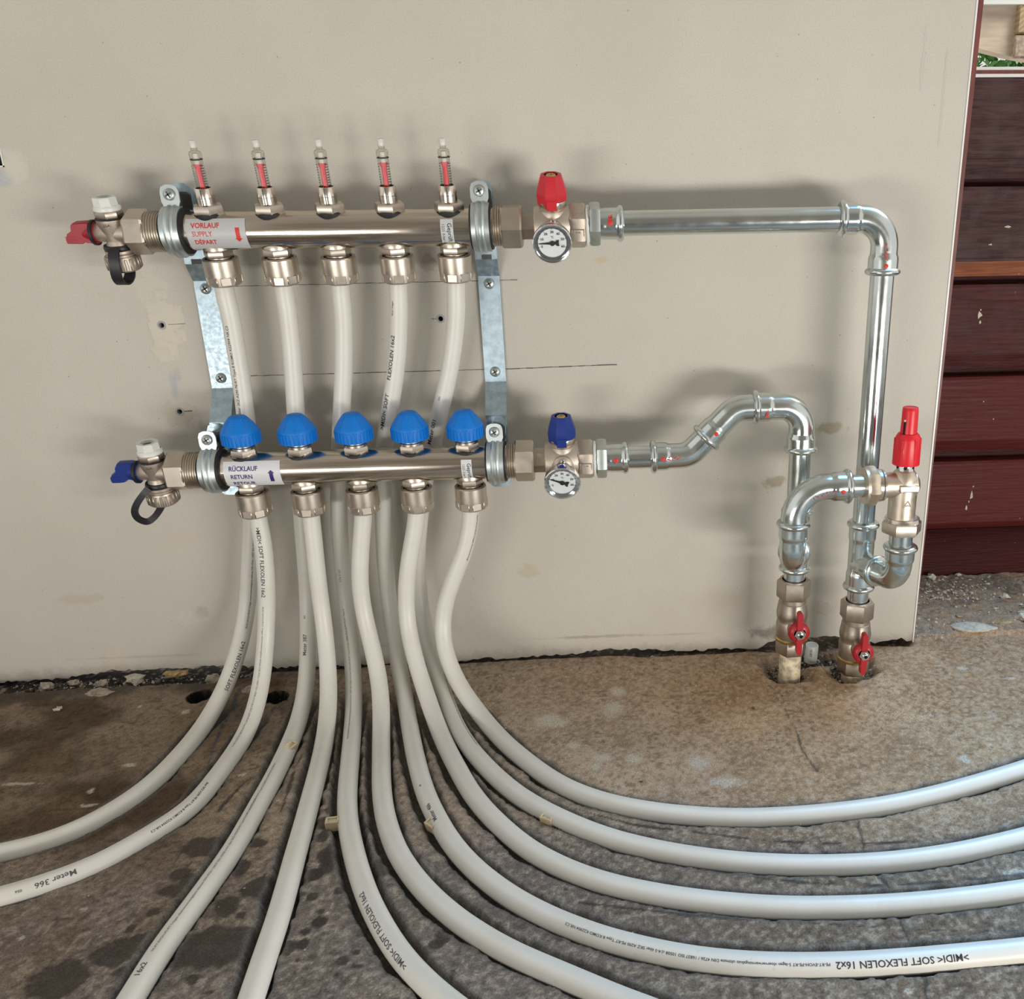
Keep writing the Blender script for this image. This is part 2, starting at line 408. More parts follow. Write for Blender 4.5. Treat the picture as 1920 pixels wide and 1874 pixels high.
# ------------------------------------------------------------------ measured places (pipes in tenths of a millimetre, floor marks in millimetres)
PIPE_DATA = {
 'U1': [(0,-431,4096),(-21,-406,3938),(-19,-384,3780),(-21,-363,3622),(-27,-347,3464),(-32,-334,3305),(-36,-326,3145),(-42,-318,2986),(-51,-311,2827),(-62,-303,2668),(-76,-298,2510),(-92,-294,2351),(-109,-292,2192),(-128,-292,2034),(-148,-295,1876),(-171,-299,1718),(-198,-304,1561),(-229,-308,1405),(-259,-310,1248),(-290,-313,1092),(-322,-323,936),(-356,-350,782),(-390,-399,635),(-425,-470,496),(-460,-561,371),(-492,-672,261),(-523,-799,170),(-550,-940,100),(-572,-1090,52),(-586,-1247,27),(-597,-1405,17),(-608,-1564,15),(-624,-1723,15),(-645,-1881,15),(-677,-2037,15),(-726,-2189,15),(-792,-2334,15),(-874,-2471,15),(-974,-2595,15),(-1095,-2698,15),(-1233,-2777,15),(-1383,-2833,15),(-1536,-2877,15),(-1690,-2919,15),(-1844,-2961,15),(-1997,-3003,15),(-2151,-3045,15),(-2305,-3087,15),(-2459,-3129,15),(-2613,-3171,15),(-2767,-3213,15),(-2920,-3255,15)],
 'L1': [(0,-601,2104),(10,-595,1942),(17,-594,1780),(20,-598,1619),(15,-605,1457),(3,-609,1295),(-14,-611,1134),(-35,-619,974),(-55,-643,815),(-71,-689,661),(-83,-759,515),(-91,-851,383),(-97,-965,268),(-104,-1095,173),(-112,-1240,100),(-122,-1394,52),(-132,-1553,26),(-141,-1714,17),(-149,-1876,15),(-161,-2038,15),(-176,-2199,15),(-205,-2358,15),(-262,-2509,15),(-342,-2650,15),(-432,-2785,15),(-529,-2914,15),(-640,-3032,15),(-767,-3132,15),(-906,-3216,15),(-1051,-3287,15),(-1201,-3348,15),(-1353,-3404,15),(-1506,-3458,15),(-1658,-3513,15),(-1810,-3569,15),(-1962,-3624,15),(-2115,-3679,15),(-2267,-3734,15),(-2419,-3789,15),(-2571,-3845,15)],
 'U2': [(500,-429,4087),(489,-405,3930),(485,-383,3773),(475,-363,3616),(464,-346,3459),(451,-334,3301),(438,-326,3144),(423,-318,2986),(408,-311,2828),(393,-304,2670),(380,-298,2512),(367,-294,2354),(353,-292,2196),(339,-292,2038),(326,-295,1880),(314,-299,1722),(305,-304,1564),(296,-308,1406),(287,-310,1247),(275,-313,1089),(263,-324,932),(253,-352,776),(248,-403,626),(248,-477,486),(254,-572,360),(263,-686,250),(272,-816,160),(281,-959,92),(290,-1111,48),(300,-1267,25),(310,-1426,17),(320,-1584,15),(328,-1742,15),(334,-1901,15),(337,-2059,15),(337,-2218,15),(335,-2376,15),(334,-2535,15),(332,-2694,15),(329,-2852,15),(320,-3011,15),(305,-3168,15),(286,-3326,15),(266,-3483,15),(245,-3640,15),(224,-3798,15),(209,-3955,15),(201,-4114,15),(196,-4272,15),(190,-4431,15),(184,-4589,15),(178,-4748,15),(173,-4906,15),(167,-5065,15),(161,-5223,15),(155,-5382,15)],
 'L2': [(500,-600,2087),(501,-594,1928),(497,-594,1768),(493,-599,1609),(489,-605,1450),(485,-609,1290),(482,-612,1131),(483,-620,972),(488,-643,814),(498,-688,662),(512,-756,519),(530,-847,389),(549,-957,275),(568,-1083,180),(587,-1223,107),(607,-1373,56),(628,-1528,29),(651,-1686,18),(673,-1844,15),(694,-2002,15),(714,-2160,15),(733,-2318,15),(752,-2476,15),(771,-2635,15),(789,-2793,15),(806,-2952,15),(824,-3110,15),(843,-3268,15),(861,-3427,15),(878,-3585,15),(892,-3744,15),(903,-3903,15),(914,-4062,15),(926,-4221,15),(938,-4380,15),(952,-4539,15),(965,-4698,15),(979,-4857,15),(992,-5016,15),(1005,-5175,15)],
 'U3': [(1000,-429,4086),(978,-404,3928),(968,-382,3770),(953,-362,3612),(933,-346,3454),(911,-334,3297),(886,-325,3139),(858,-318,2982),(829,-310,2825),(800,-303,2668),(772,-298,2511),(746,-294,2353),(723,-292,2195),(701,-292,2037),(682,-295,1878),(667,-299,1719),(656,-304,1560),(647,-308,1401),(640,-310,1241),(636,-313,1081),(635,-325,922),(641,-355,765),(654,-407,615),(672,-483,476),(694,-580,351),(718,-695,243),(743,-825,155),(769,-968,89),(796,-1120,46),(824,-1275,24),(854,-1432,17),(884,-1589,15),(914,-1746,15),(944,-1903,15),(973,-2060,15),(1004,-2217,15),(1038,-2373,15),(1076,-2528,15),(1120,-2682,15),(1170,-2833,15),(1225,-2983,15),(1283,-3132,15),(1345,-3279,15),(1411,-3425,15),(1481,-3568,15),(1558,-3709,15),(1639,-3846,15),(1726,-3980,15),(1820,-4109,15),(1922,-4232,15),(2031,-4349,15),(2146,-4460,15),(2265,-4567,15),(2385,-4672,15),(2505,-4778,15),(2624,-4884,15),(2743,-4990,15),(2863,-5097,15),(2982,-5203,15),(3101,-5309,15),(3221,-5415,15)],
 'L3': [(1000,-598,2070),(985,-594,1912),(959,-594,1754),(930,-599,1596),(905,-605,1438),(885,-609,1279),(875,-612,1119),(878,-621,959),(895,-645,802),(924,-692,652),(960,-760,512),(997,-850,384),(1031,-959,272),(1060,-1085,179),(1086,-1225,106),(1112,-1375,56),(1140,-1530,28),(1171,-1687,18),(1204,-1844,15),(1237,-2000,15),(1271,-2157,15),(1308,-2313,15),(1349,-2468,15),(1396,-2621,15),(1450,-2772,15),(1511,-2920,15),(1579,-3065,15),(1657,-3205,15),(1743,-3340,15),(1837,-3470,15),(1937,-3594,15),(2045,-3713,15),(2158,-3826,15),(2278,-3932,15),(2403,-4033,15),(2533,-4126,15),(2668,-4212,15),(2806,-4295,15),(2943,-4377,15),(3080,-4459,15),(3219,-4539,15),(3360,-4615,15),(3502,-4690,15),(3643,-4766,15),(3784,-4842,15),(3925,-4918,15),(4066,-4994,15),(4207,-5070,15),(4348,-5146,15),(4489,-5222,15)],
 'U4': [(1500,-429,4086),(1481,-404,3928),(1465,-382,3769),(1445,-362,3611),(1421,-346,3453),(1392,-334,3295),(1357,-325,3139),(1317,-318,2983),(1274,-311,2829),(1232,-304,2674),(1195,-298,2517),(1164,-294,2360),(1139,-292,2201),(1120,-292,2041),(1104,-295,1881),(1090,-299,1721),(1079,-304,1561),(1069,-308,1400),(1062,-310,1240),(1059,-313,1079),(1060,-325,919),(1069,-356,761),(1086,-409,611),(1111,-485,472),(1142,-582,347),(1178,-697,241),(1218,-826,154),(1261,-966,89),(1303,-1115,46),(1345,-1269,24),(1387,-1424,17),(1430,-1579,15),(1473,-1733,15),(1519,-1888,15),(1566,-2041,15),(1616,-2194,15),(1670,-2346,15),(1729,-2495,15),(1794,-2642,15),(1863,-2788,15),(1936,-2930,15),(2018,-3069,15),(2108,-3202,15),(2207,-3329,15),(2313,-3449,15),(2426,-3564,15),(2546,-3671,15),(2673,-3770,15),(2805,-3861,15),(2943,-3944,15),(3084,-4020,15),(3230,-4087,15),(3380,-4147,15),(3531,-4200,15),(3686,-4246,15),(3842,-4282,15),(4000,-4311,15),(4160,-4333,15),(4320,-4349,15),(4480,-4360,15),(4640,-4367,15),(4801,-4370,15),(4962,-4369,15),(5123,-4367,15),(5283,-4362,15),(5444,-4357,15),(5605,-4351,15),(5765,-4344,15),(5926,-4335,15),(6086,-4325,15),(6247,-4314,15),(6407,-4303,15),(6568,-4292,15),(6728,-4282,15),(6888,-4271,15),(7049,-4260,15),(7209,-4250,15),(7370,-4239,15)],
 'L4': [(1500,-598,2064),(1482,-594,1906),(1452,-594,1750),(1412,-599,1595),(1373,-605,1441),(1339,-609,1285),(1312,-612,1128),(1296,-620,969),(1295,-643,812),(1310,-689,660),(1342,-756,519),(1385,-842,392),(1436,-946,283),(1492,-1064,191),(1549,-1194,118),(1607,-1332,66),(1666,-1477,34),(1725,-1624,20),(1785,-1772,16),(1846,-1919,15),(1909,-2066,15),(1973,-2212,15),(2041,-2356,15),(2116,-2497,15),(2198,-2634,15),(2287,-2766,15),(2381,-2895,15),(2481,-3019,15),(2589,-3137,15),(2707,-3244,15),(2833,-3342,15),(2966,-3430,15),(3105,-3507,15),(3250,-3574,15),(3399,-3631,15),(3550,-3682,15),(3703,-3726,15),(3858,-3765,15),(4014,-3798,15),(4171,-3827,15),(4329,-3850,15),(4487,-3867,15),(4646,-3878,15),(4806,-3886,15),(4965,-3890,15),(5124,-3891,15),(5284,-3888,15),(5443,-3881,15),(5602,-3871,15),(5761,-3859,15),(5920,-3843,15),(6079,-3826,15),(6237,-3805,15),(6395,-3782,15),(6553,-3759,15),(6710,-3737,15),(6868,-3714,15),(7026,-3692,15),(7184,-3669,15),(7342,-3646,15),(7500,-3624,15),(7658,-3601,15)],
 'U5': [(2000,-427,4078),(1984,-403,3919),(1972,-381,3760),(1950,-361,3602),(1921,-345,3444),(1886,-333,3288),(1845,-325,3132),(1798,-318,2978),(1748,-310,2825),(1700,-304,2672),(1652,-298,2519),(1605,-294,2365),(1558,-292,2211),(1515,-292,2056),(1478,-294,1899),(1447,-299,1741),(1419,-304,1583),(1395,-307,1424),(1378,-310,1264),(1368,-312,1103),(1368,-323,942),(1380,-350,784),(1405,-399,633),(1441,-471,494),(1484,-562,369),(1531,-672,261),(1581,-795,171),(1634,-930,102),(1690,-1074,55),(1747,-1222,28),(1806,-1371,18),(1869,-1519,15),(1937,-1665,15),(2012,-1808,15),(2093,-1947,15),(2178,-2083,15),(2268,-2216,15),(2364,-2346,15),(2467,-2470,15),(2578,-2586,15),(2696,-2695,15),(2820,-2798,15),(2948,-2895,15),(3081,-2985,15),(3220,-3067,15),(3365,-3138,15),(3513,-3201,15),(3664,-3257,15),(3817,-3306,15),(3972,-3349,15),(4129,-3385,15),(4287,-3414,15),(4447,-3437,15),(4607,-3455,15),(4767,-3467,15),(4928,-3473,15),(5089,-3474,15),(5250,-3469,15),(5410,-3457,15),(5570,-3439,15),(5729,-3416,15),(5888,-3387,15),(6045,-3353,15),(6202,-3317,15),(6358,-3278,15),(6514,-3237,15),(6669,-3194,15),(6824,-3151,15),(6979,-3108,15),(7134,-3065,15),(7289,-3022,15),(7445,-2980,15),(7600,-2937,15),(7755,-2894,15),(7910,-2851,15)],
 'L5': [(2000,-598,2064),(1986,-594,1904),(1964,-594,1746),(1925,-599,1590),(1872,-605,1440),(1808,-609,1293),(1744,-610,1146),(1687,-613,996),(1647,-624,842),(1630,-654,686),(1641,-708,536),(1682,-785,403),(1745,-879,289),(1822,-985,197),(1908,-1099,126),(1997,-1221,73),(2083,-1351,39),(2167,-1487,22),(2250,-1624,16),(2336,-1758,15),(2428,-1890,15),(2523,-2019,15),(2621,-2145,15),(2726,-2266,15),(2840,-2378,15),(2965,-2478,15),(3099,-2565,15),(3241,-2639,15),(3389,-2701,15),(3540,-2753,15),(3694,-2796,15),(3851,-2831,15),(4008,-2860,15),(4167,-2880,15),(4327,-2892,15),(4487,-2896,15),(4647,-2895,15),(4807,-2889,15),(4966,-2878,15),(5126,-2863,15),(5285,-2843,15),(5443,-2817,15),(5600,-2785,15),(5755,-2747,15),(5910,-2706,15),(6063,-2660,15),(6216,-2613,15),(6368,-2563,15),(6520,-2512,15),(6671,-2459,15),(6821,-2403,15),(6971,-2346,15),(7120,-2288,15),(7269,-2230,15),(7418,-2172,15),(7568,-2114,15),(7717,-2056,15),(7866,-1998,15),(8015,-1940,15),(8165,-1882,15),(8314,-1824,15)],
}
DRIPS = [[49,-352,8.0,8.9],[64,-334,11.1,10.5],[12,-324,6.8,7.6],[3,-316,6.1,5.5],[3,-334,8.2,5.3],[44,-312,6.9,8.9],[7,-288,14.2,10.7],[-9,-390,12.9,11.4],[-32,-410,17.0,13.0],[55,-389,30.0,15.8],[5,-405,7.3,6.7],[117,-372,4.2,3.8],[110,-380,3.5,2.8],[112,-391,2.7,4.5],[95,-344,5.1,2.5],[102,-325,4.5,5.4],[46,-286,9.5,5.3],[108,-310,6.9,11.3],[96,-283,4.8,7.3],[50,-415,3.9,3.6],[0,-377,4.2,3.7],[-1,-354,4.3,3.6],[13,-343,2.9,2.9],[-9,-368,2.8,3.8],[65,-426,1.8,1.6],[79,-412,2.9,2.0],[104,-399,1.9,1.7],[112,-405,1.6,1.4],[106,-303,6.9,11.1],[100,-325,4.9,6.2],[118,-372,4.6,4.6],[149,-384,3.6,3.3],[124,-343,4.2,3.4],[110,-380,2.8,3.0],[112,-391,3.1,4.3],[102,-393,6.6,5.0],[142,-407,4.3,4.1],[152,-412,3.2,1.6],[149,-401,2.7,2.5],[92,-265,9.3,7.2],[148,-321,11.1,8.9],[127,-278,3.9,8.0],[204,-391,4.5,6.5],[200,-398,4.9,3.6],[214,-423,2.3,3.3],[141,-418,1.5,1.6],[79,-412,2.7,1.9],[116,-362,2.3,2.2],[106,-347,3.6,3.3],[61,-361,2.9,3.2],[93,-249,4.1,5.4],[281,-400,2.6,1.9],[285,-354,1.6,1.4],[286,-347,1.2,1.4],[363,-378,2.7,2.4],[493,-276,1.8,1.8],[346,-232,2.1,1.6],[462,-124,1.6,2.0],[292,-423,1.4,1.1],[270,-432,1.4,1.3]]
WHITES = [[332,-82,8.5,11.0],[327,-113,11.0,12.8],[265,-130,16.1,12.3],[289,-173,6.4,6.3],[314,-195,8.7,6.0],[309,-208,5.4,5.0],[343,-197,7.5,6.8],[398,-208,12.3,10.4],[418,-238,14.2,7.7],[630,-225,5.4,7.3],[661,-203,3.0,2.6],[665,-195,2.0,1.8],[609,-363,9.1,5.0],[496,-458,3.1,2.9],[627,-151,2.1,2.9],[440,-441,1.6,1.1],[399,-83,1.7,2.8],[486,-84,2.3,3.9],[343,-377,1.2,1.6],[733,-89,5.7,2.2],[671,-57,7.3,3.0],[693,-64,5.8,3.5],[424,-297,1.3,1.7],[-89,-84,5.1,5.5],[-108,-227,7.7,2.2],[-102,-171,7.3,2.6],[-183,-192,14.2,2.4],[5,-194,4.5,4.3],[-116,-207,2.1,4.1],[-50,-347,3.6,2.8],[-79,-371,1.7,1.5],[-138,-70,2.1,2.4],[46,-233,2.4,2.8],[-199,-39,9.5,8.5],[121,-364,1.1,1.2]]
LINES = [[[294.2,-266.0],[336.5,-287.3],[379.7,-299.0],[434.5,-313.4],[476.5,-320.4],[519.5,-323.8],[563.3,-323.7],[590.5,-322.1]],[[350.6,-330.4],[379.2,-340.0],[426.6,-353.7],[465.6,-362.7],[515.3,-368.3],[556.7,-367.2],[588.3,-366.5],[614.6,-364.2],[648.1,-360.7]],[[294.3,-367.6],[336.1,-377.4],[390.3,-389.5],[437.4,-397.0],[474.5,-402.7],[511.4,-408.9],[548.1,-413.6],[589.4,-416.3],[617.9,-417.6]],[[17.7,-175.2],[14.8,-193.3],[10.1,-204.7],[5.1,-224.2],[2.0,-242.8]],[[-7.1,-284.4],[-7.4,-309.4],[-6.8,-324.5]],[[46.8,-164.9],[48.0,-199.0],[52.4,-236.2],[54.8,-270.1],[57.9,-294.3],[65.2,-323.8],[71.4,-345.0],[78.8,-372.5]]]
BLUE = [[-52.0,-43.1],[-43.3,-106.0],[-38.2,-144.7],[-32.5,-174.2]]
CRACKS = [[[485.9,-82.4],[493.7,-100.0],[492.6,-136.9],[494.1,-171.3],[492.6,-194.1],[494.7,-211.8],[497.9,-228.8]],[[521.4,-269.8],[511.0,-304.4],[509.9,-319.2],[506.1,-336.4]],[[511.4,-351.9],[512.3,-362.2],[514.1,-370.9],[511.3,-381.7]],[[511.0,-398.8],[510.5,-411.4],[510.9,-421.1],[509.2,-426.9]],[[510.2,-440.8],[509.4,-452.8],[505.4,-461.0],[507.5,-469.4]],[[508.6,-357.6],[513.4,-368.0]]]
WALL_BASE = [[-346.0,-7.1],[-312.9,-3.6],[-280.4,-3.3],[-247.5,-1.7],[-214.1,1.7],[-191.5,5.7],[-175.5,3.7],[-147.9,4.9],[-126.4,2.6],[-92.8,5.5],[-65.5,3.5],[-27.1,0.4],[-4.8,0.7],[39.9,-0.2],[84.9,-1.0],[130.1,-1.9],[175.7,-1.4],[190.3,3.1],[204.3,-0.8],[244.6,1.2],[290.8,2.3],[319.8,6.1],[348.8,5.4],[377.9,2.8],[413.0,-0.1],[448.3,0.2],[489.6,-1.0],[501.2,6.3],[511.8,9.1],[548.5,10.0],[566.2,11.2],[584.3,8.4],[620.8,0.2],[635.7,1.5],[650.4,5.4],[656.9,0.5],[664.0,1.5]]

# ------------------------------------------------------------------ numpy noise for worn ground
def vnoise(x, y, scale, seed):
    xs, ys = x * scale + 311.7, y * scale + 173.3
    xi, yi = np.floor(xs).astype(np.int64), np.floor(ys).astype(np.int64)
    fx, fy = xs - xi, ys - yi
    fx = fx * fx * (3 - 2 * fx); fy = fy * fy * (3 - 2 * fy)
    def h(a, b):
        n = (a * 374761393 + b * 668265263 + seed * 1442695041) & 0xffffffff
        n = ((n ^ (n >> 13)) * 1274126177) & 0xffffffff
        return ((n ^ (n >> 16)) & 0xffff) / 65535.0
    return (h(xi, yi) * (1 - fx) + h(xi + 1, yi) * fx) * (1 - fy) + (h(xi, yi + 1) * (1 - fx) + h(xi + 1, yi + 1) * fx) * fy

def fbm(x, y, scale, seed, octv=4):
    o = np.zeros_like(x); a = .5; t = 0
    for k in range(octv):
        o += a * vnoise(x, y, scale * 2 ** k, seed + k * 17); t += a; a *= .55
    return o / t

def sst(a, b, x):
    t = np.clip((x - a) / (b - a), 0, 1); return t * t * (3 - 2 * t)

PIPES = {k: [Vector((a / 1e4, b / 1e4, c / 1e4)) for a, b, c in v] for k, v in PIPE_DATA.items()}
PATH = {k: catmull(v, 4) for k, v in PIPES.items()}

def seg_dist(px, py, pts):
    d = np.full(px.shape, 9.0)
    for (x0, y0), (x1, y1) in zip(pts[:-1], pts[1:]):
        dx, dy = x1 - x0, y1 - y0
        t = np.clip(((px - x0) * dx + (py - y0) * dy) / (dx * dx + dy * dy + 1e-12), 0, 1)
        d = np.minimum(d, np.hypot(px - x0 - t * dx, py - y0 - t * dy))
    return d

def build_floor():
    st = .0015
    xs = np.arange(-.43, 1.0, st); ys = np.arange(-.56, .19, st)
    nx, ny = len(xs), len(ys)
    X, Y = np.meshgrid(xs, ys)
    n1 = fbm(X, Y, 14, 3); n2 = fbm(X, Y, 45, 9); n3 = fbm(X, Y, 160, 21, 3); n4 = fbm(X, Y, 6, 33, 3); n5 = fbm(X, Y, 330, 5, 2)
    Z = (n2 - .5) * .0010 + (n3 - .5) * .0007
    # chases cut for the heating pipes
    dist = np.full(X.shape, 1.0); wgt = np.zeros(X.shape)
    R = 15
    for k, path in PATH.items():
        P = np.array(path)
        s = np.r_[0, np.cumsum(np.linalg.norm(np.diff(P, axis=0), axis=1))]
        u = np.arange(0, s[-1], .0012)
        Q = np.array([np.interp(u, s, P[:, i]) for i in range(3)]).T
        T = np.gradient(Q, axis=0); T /= np.linalg.norm(T[:, :2], axis=1)[:, None] + 1e-9
        nrm = np.c_[-T[:, 1], T[:, 0]]
        sg = np.clip((nrm @ np.array([-.45, .9])) * 2.2, -1, 1); nrm *= sg[:, None]
        on = Q[:, 2] < .034
        for q, n in zip(Q[on], nrm[on]):
            cx, cy = q[0] + n[0] * .0036, q[1] + n[1] * .0036
            i0 = int((cx + .43) / st); j0 = int((cy + .56) / st)
            a0, a1, b0, b1 = max(0, j0 - R), min(ny, j0 + R), max(0, i0 - R), min(nx, i0 + R)
            if a0 >= a1 or b0 >= b1: continue
            d = np.hypot(X[a0:a1, b0:b1] - cx, Y[a0:a1, b0:b1] - cy)
            w = min(1.0, max(0.0, (.034 - q[2]) / .016))
            sub = dist[a0:a1, b0:b1]
            m = d < sub
            sub[m] = d[m]
            wg = wgt[a0:a1, b0:b1]; wg[m] = np.maximum(w, 0)
    edge = dist + (n2 - .5) * .005 + (n3 - .5) * .003
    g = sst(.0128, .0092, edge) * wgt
    rim = sst(.0172, .0125, edge) * wgt
    Z -= g * .0105
    # eroded gap under the wall and around the standpipes
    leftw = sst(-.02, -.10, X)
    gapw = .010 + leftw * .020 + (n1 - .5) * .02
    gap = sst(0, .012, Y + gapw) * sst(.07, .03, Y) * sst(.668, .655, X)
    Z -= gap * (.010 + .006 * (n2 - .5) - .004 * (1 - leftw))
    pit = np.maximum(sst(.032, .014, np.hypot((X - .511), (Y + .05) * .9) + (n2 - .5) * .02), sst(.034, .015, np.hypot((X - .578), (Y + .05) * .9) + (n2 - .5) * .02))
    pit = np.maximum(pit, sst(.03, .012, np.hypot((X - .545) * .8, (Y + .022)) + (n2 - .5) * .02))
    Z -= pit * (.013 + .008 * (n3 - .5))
    behind = sst(.655, .668, X + (n2 - .5) * .01) * sst(.005, .0095, Y + (n1 - .5) * .012)
    Z += behind * (.0045 + (n2 - .5) * .004 + (n3 - .5) * .004)
    hole = np.zeros(X.shape); hole_shade = np.zeros(X.shape)
    for hx, hy in ((-.086, -.055), (-.0085, -.064)):
        d = np.hypot(X - hx, Y - hy) + (n3 - .5) * .002
        hole = np.maximum(hole, sst(.0118, .0100, d)); hole_shade = np.maximum(hole_shade, sst(.0136, .0122, d))
        Z += sst(.019, .012, d) * (n3 - .3) * .003
    Z = Z * (1 - hole) - hole * .03
    # --- colour of the ground itself: concrete, old glue, damp, dirt and painted hole shade
    def c3(a): return np.array(a)[None, None, :]
    brown = c3((.43, .335, .25)); tan = c3((.56, .455, .355)); grey = c3((.205, .176, .156)); dark = c3((.135, .094, .062)); black = c3((.030, .026, .022))
    C = brown + (tan - brown) * sst(.40, .68, n1)[..., None] * .8
    front = sst(-.22, -.36, Y + (n4 - .5) * .10) * .95
    C = C + (grey - C) * front[..., None]
    warm = sst(.16, .50, X + (n4 - .5) * .08)[..., None]
    C = C * (1 - warm + warm * c3((.97, .80, .62)))
    patch = sst(.50, .60, fbm(X, Y, 30, 41) * .5 + n1 * .5) * front
    C = C + (c3((.30, .245, .185)) - C) * (patch * .35)[..., None]
    damp = sst(.12, -.02, X + (n4 - .5) * .22 - (Y + .2) * .12) * sst(-.46, -.30, Y + (n1 - .5) * .16 + X * .35)
    C = C + (dark - C) * (damp * (.55 + .55 * sst(.35, .6, n1)))[..., None]
    ochre = sst(.52, .66, fbm(X, Y, 11, 55)) * damp
    C = C + (c3((.20, .135, .075)) - C) * (ochre * .7)[..., None]
    C = C * (.76 + .34 * n3 + .55 * (n5 - .5) + .16 * (n2 - .3))[..., None]
    grain = sst(.56, .74, n5) * (1 - damp)
    C = C + (c3((.50, .42, .33)) - C) * (grain * .5)[..., None]
    pits = sst(.40, .28, n5) * (.4 + .6 * sst(.45, .6, n2))
    C = C * (1 - .30 * pits)[..., None]
    for x, y, rx, ry in DRIPS:
        d = np.hypot((X - x / 1e3) / (rx * 1.15e-3), (Y - y / 1e3) / (ry * 1.15e-3)) + (n2 - .5) * .7 + (n3 - .5) * .5
        C = C + (c3((.058, .046, .038)) - C) * (sst(1.12, .86, d) * .88)[..., None]
    for x, y, rx, ry in WHITES:
        d = np.hypot((X - x / 1e3) / (rx * 1e-3), (Y - y / 1e3) / (ry * 1e-3)) + (n2 - .5) * 1.1 + (n5 - .5) * 1.5
        C = C + (c3((.62, .56, .47)) - C) * (sst(1.05, .55, d) * .75)[..., None]
    for i, l in enumerate(LINES):
        d = seg_dist(X, Y, [(a / 1e3, b / 1e3) for a, b in l]) + (n2 - .5) * .0035
        m = sst(.0015, .0006, d) * sst(.36, .5, fbm(X, Y, 60, 71 + i, 2)) * .85
        C = C + (c3((.04, .036, .036)) - C) * m[..., None]
    d = seg_dist(X, Y, [(a / 1e3, b / 1e3) for a, b in BLUE]) + (n2 - .5) * .003
    C = C + (c3((.035, .05, .085)) - C) * (sst(.0028, .0008, d) * .8 * sst(.3, .5, n3))[..., None]
    for l in CRACKS:
        d = seg_dist(X, Y, [(a / 1e3, b / 1e3) for a, b in l]) + (n2 - .5) * .004
        m = sst(.0016, .0004, d)
        C = C + (c3((.07, .055, .045)) - C) * (m * .8)[..., None]
        Z -= m * .0006
    # dark strip beside the wall, gap and pits coloured near black
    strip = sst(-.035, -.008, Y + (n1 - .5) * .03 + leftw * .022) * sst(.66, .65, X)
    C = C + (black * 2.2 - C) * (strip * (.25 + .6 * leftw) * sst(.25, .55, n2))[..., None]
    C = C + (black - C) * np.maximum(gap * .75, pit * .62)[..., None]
    gritm = sst(.60, .70, fbm(X, Y, 210, 81, 2)) * np.maximum(gap, np.maximum(pit, behind))
    C = C + (c3((.38, .33, .27)) - C) * (gritm * .7)[..., None]
    dust = behind * sst(.45, .62, n1 + (n3 - .5) * .5)
    C = C + (c3((.30, .25, .20)) - C) * (dust * .6)[..., None]
    dk = behind * sst(.05, .11, Y) * sst(.40, .55, n2)
    C = C + (c3((.12, .10, .09)) - C) * (dk * .6)[..., None]
    # freshly cut grey concrete in the chases, darker at the bottom
    cut = c3((.20, .19, .175)) * (.6 + .8 * n3)[..., None]
    C = C + (cut - C) * (rim * .6)[..., None]
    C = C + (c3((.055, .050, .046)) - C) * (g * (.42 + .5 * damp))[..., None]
    C = C + (c3((.005, .005, .005)) - C) * hole_shade[..., None]  # drilled holes painted black to stand for the shade inside
    C = np.clip(C, .003, 1)
    nv = nx * ny
    co = np.empty((nv + 8, 3), np.float32)
    co[:nv, 0] = X.ravel(); co[:nv, 1] = Y.ravel(); co[:nv, 2] = Z.ravel()
    x0, x1, y0, y1 = xs[0], xs[-1], ys[0], ys[-1]
    co[nv:] = [(-2.2, -3.2, -.002), (2.6, -3.2, -.002), (2.6, .19, -.002), (-2.2, .19, -.002), (x0, y0, -.002), (x1, y0, -.002), (x1, y1, -.002), (x0, y1, -.002)]
    i = (np.arange(ny - 1)[:, None] * nx + np.arange(nx - 1)[None, :]).ravel()
    quads = np.c_[i, i + 1, i + nx + 1, i + nx]
    a = nv
    ringq = np.array([(a, a + 1, a + 5, a + 4), (a + 1, a + 2, a + 6, a + 5), (a + 2, a + 3, a + 7, a + 6), (a + 3, a, a + 4, a + 7)])
    quads = np.vstack([quads, ringq]).astype(np.int32)
    me = bpy.data.meshes.new('floor')
    me.vertices.add(len(co)); me.vertices.foreach_set('co', co.ravel())
    me.loops.add(quads.size); me.loops.foreach_set('vertex_index', quads.ravel())
    me.polygons.add(len(quads)); me.polygons.foreach_set('loop_start', np.arange(0, quads.size, 4, dtype=np.int32))
    me.update(calc_edges=True); me.validate()
    me.shade_smooth()
    at = me.attributes.new('paint', 'FLOAT_COLOR', 'POINT')
    full = np.ones((len(co), 4), np.float32); full[:nv, :3] = C.reshape(-1, 3); full[nv:, :3] = (.185, .160, .140)
    at.data.foreach_set('color', full.ravel())
    o = link_mesh('floor', me, 'concrete')
    tag(o, kind='structure')
    return o

def floor_material():
    m, nt, b = principled('concrete')
    v = objcoord(nt)
    a = N(nt, 'ShaderNodeAttribute', attribute_name='paint')
    c = mixc(nt, 1.0, a.outputs['Color'], mixc(nt, ramp(nt, noise(nt, v, 700, 5, .7), .3, .7), (.62, .62, .62), (1.34, 1.34, 1.34)), 'MULTIPLY')
    nt.links.new(c, b.inputs['Base Color'])
    b.inputs['Roughness'].default_value = .82; b.inputs['Specular IOR Level'].default_value = .3
    bump(nt, b, noise(nt, v, 520, 6, .7), .55, .0012)
    MATS['concrete'] = m
floor_material()

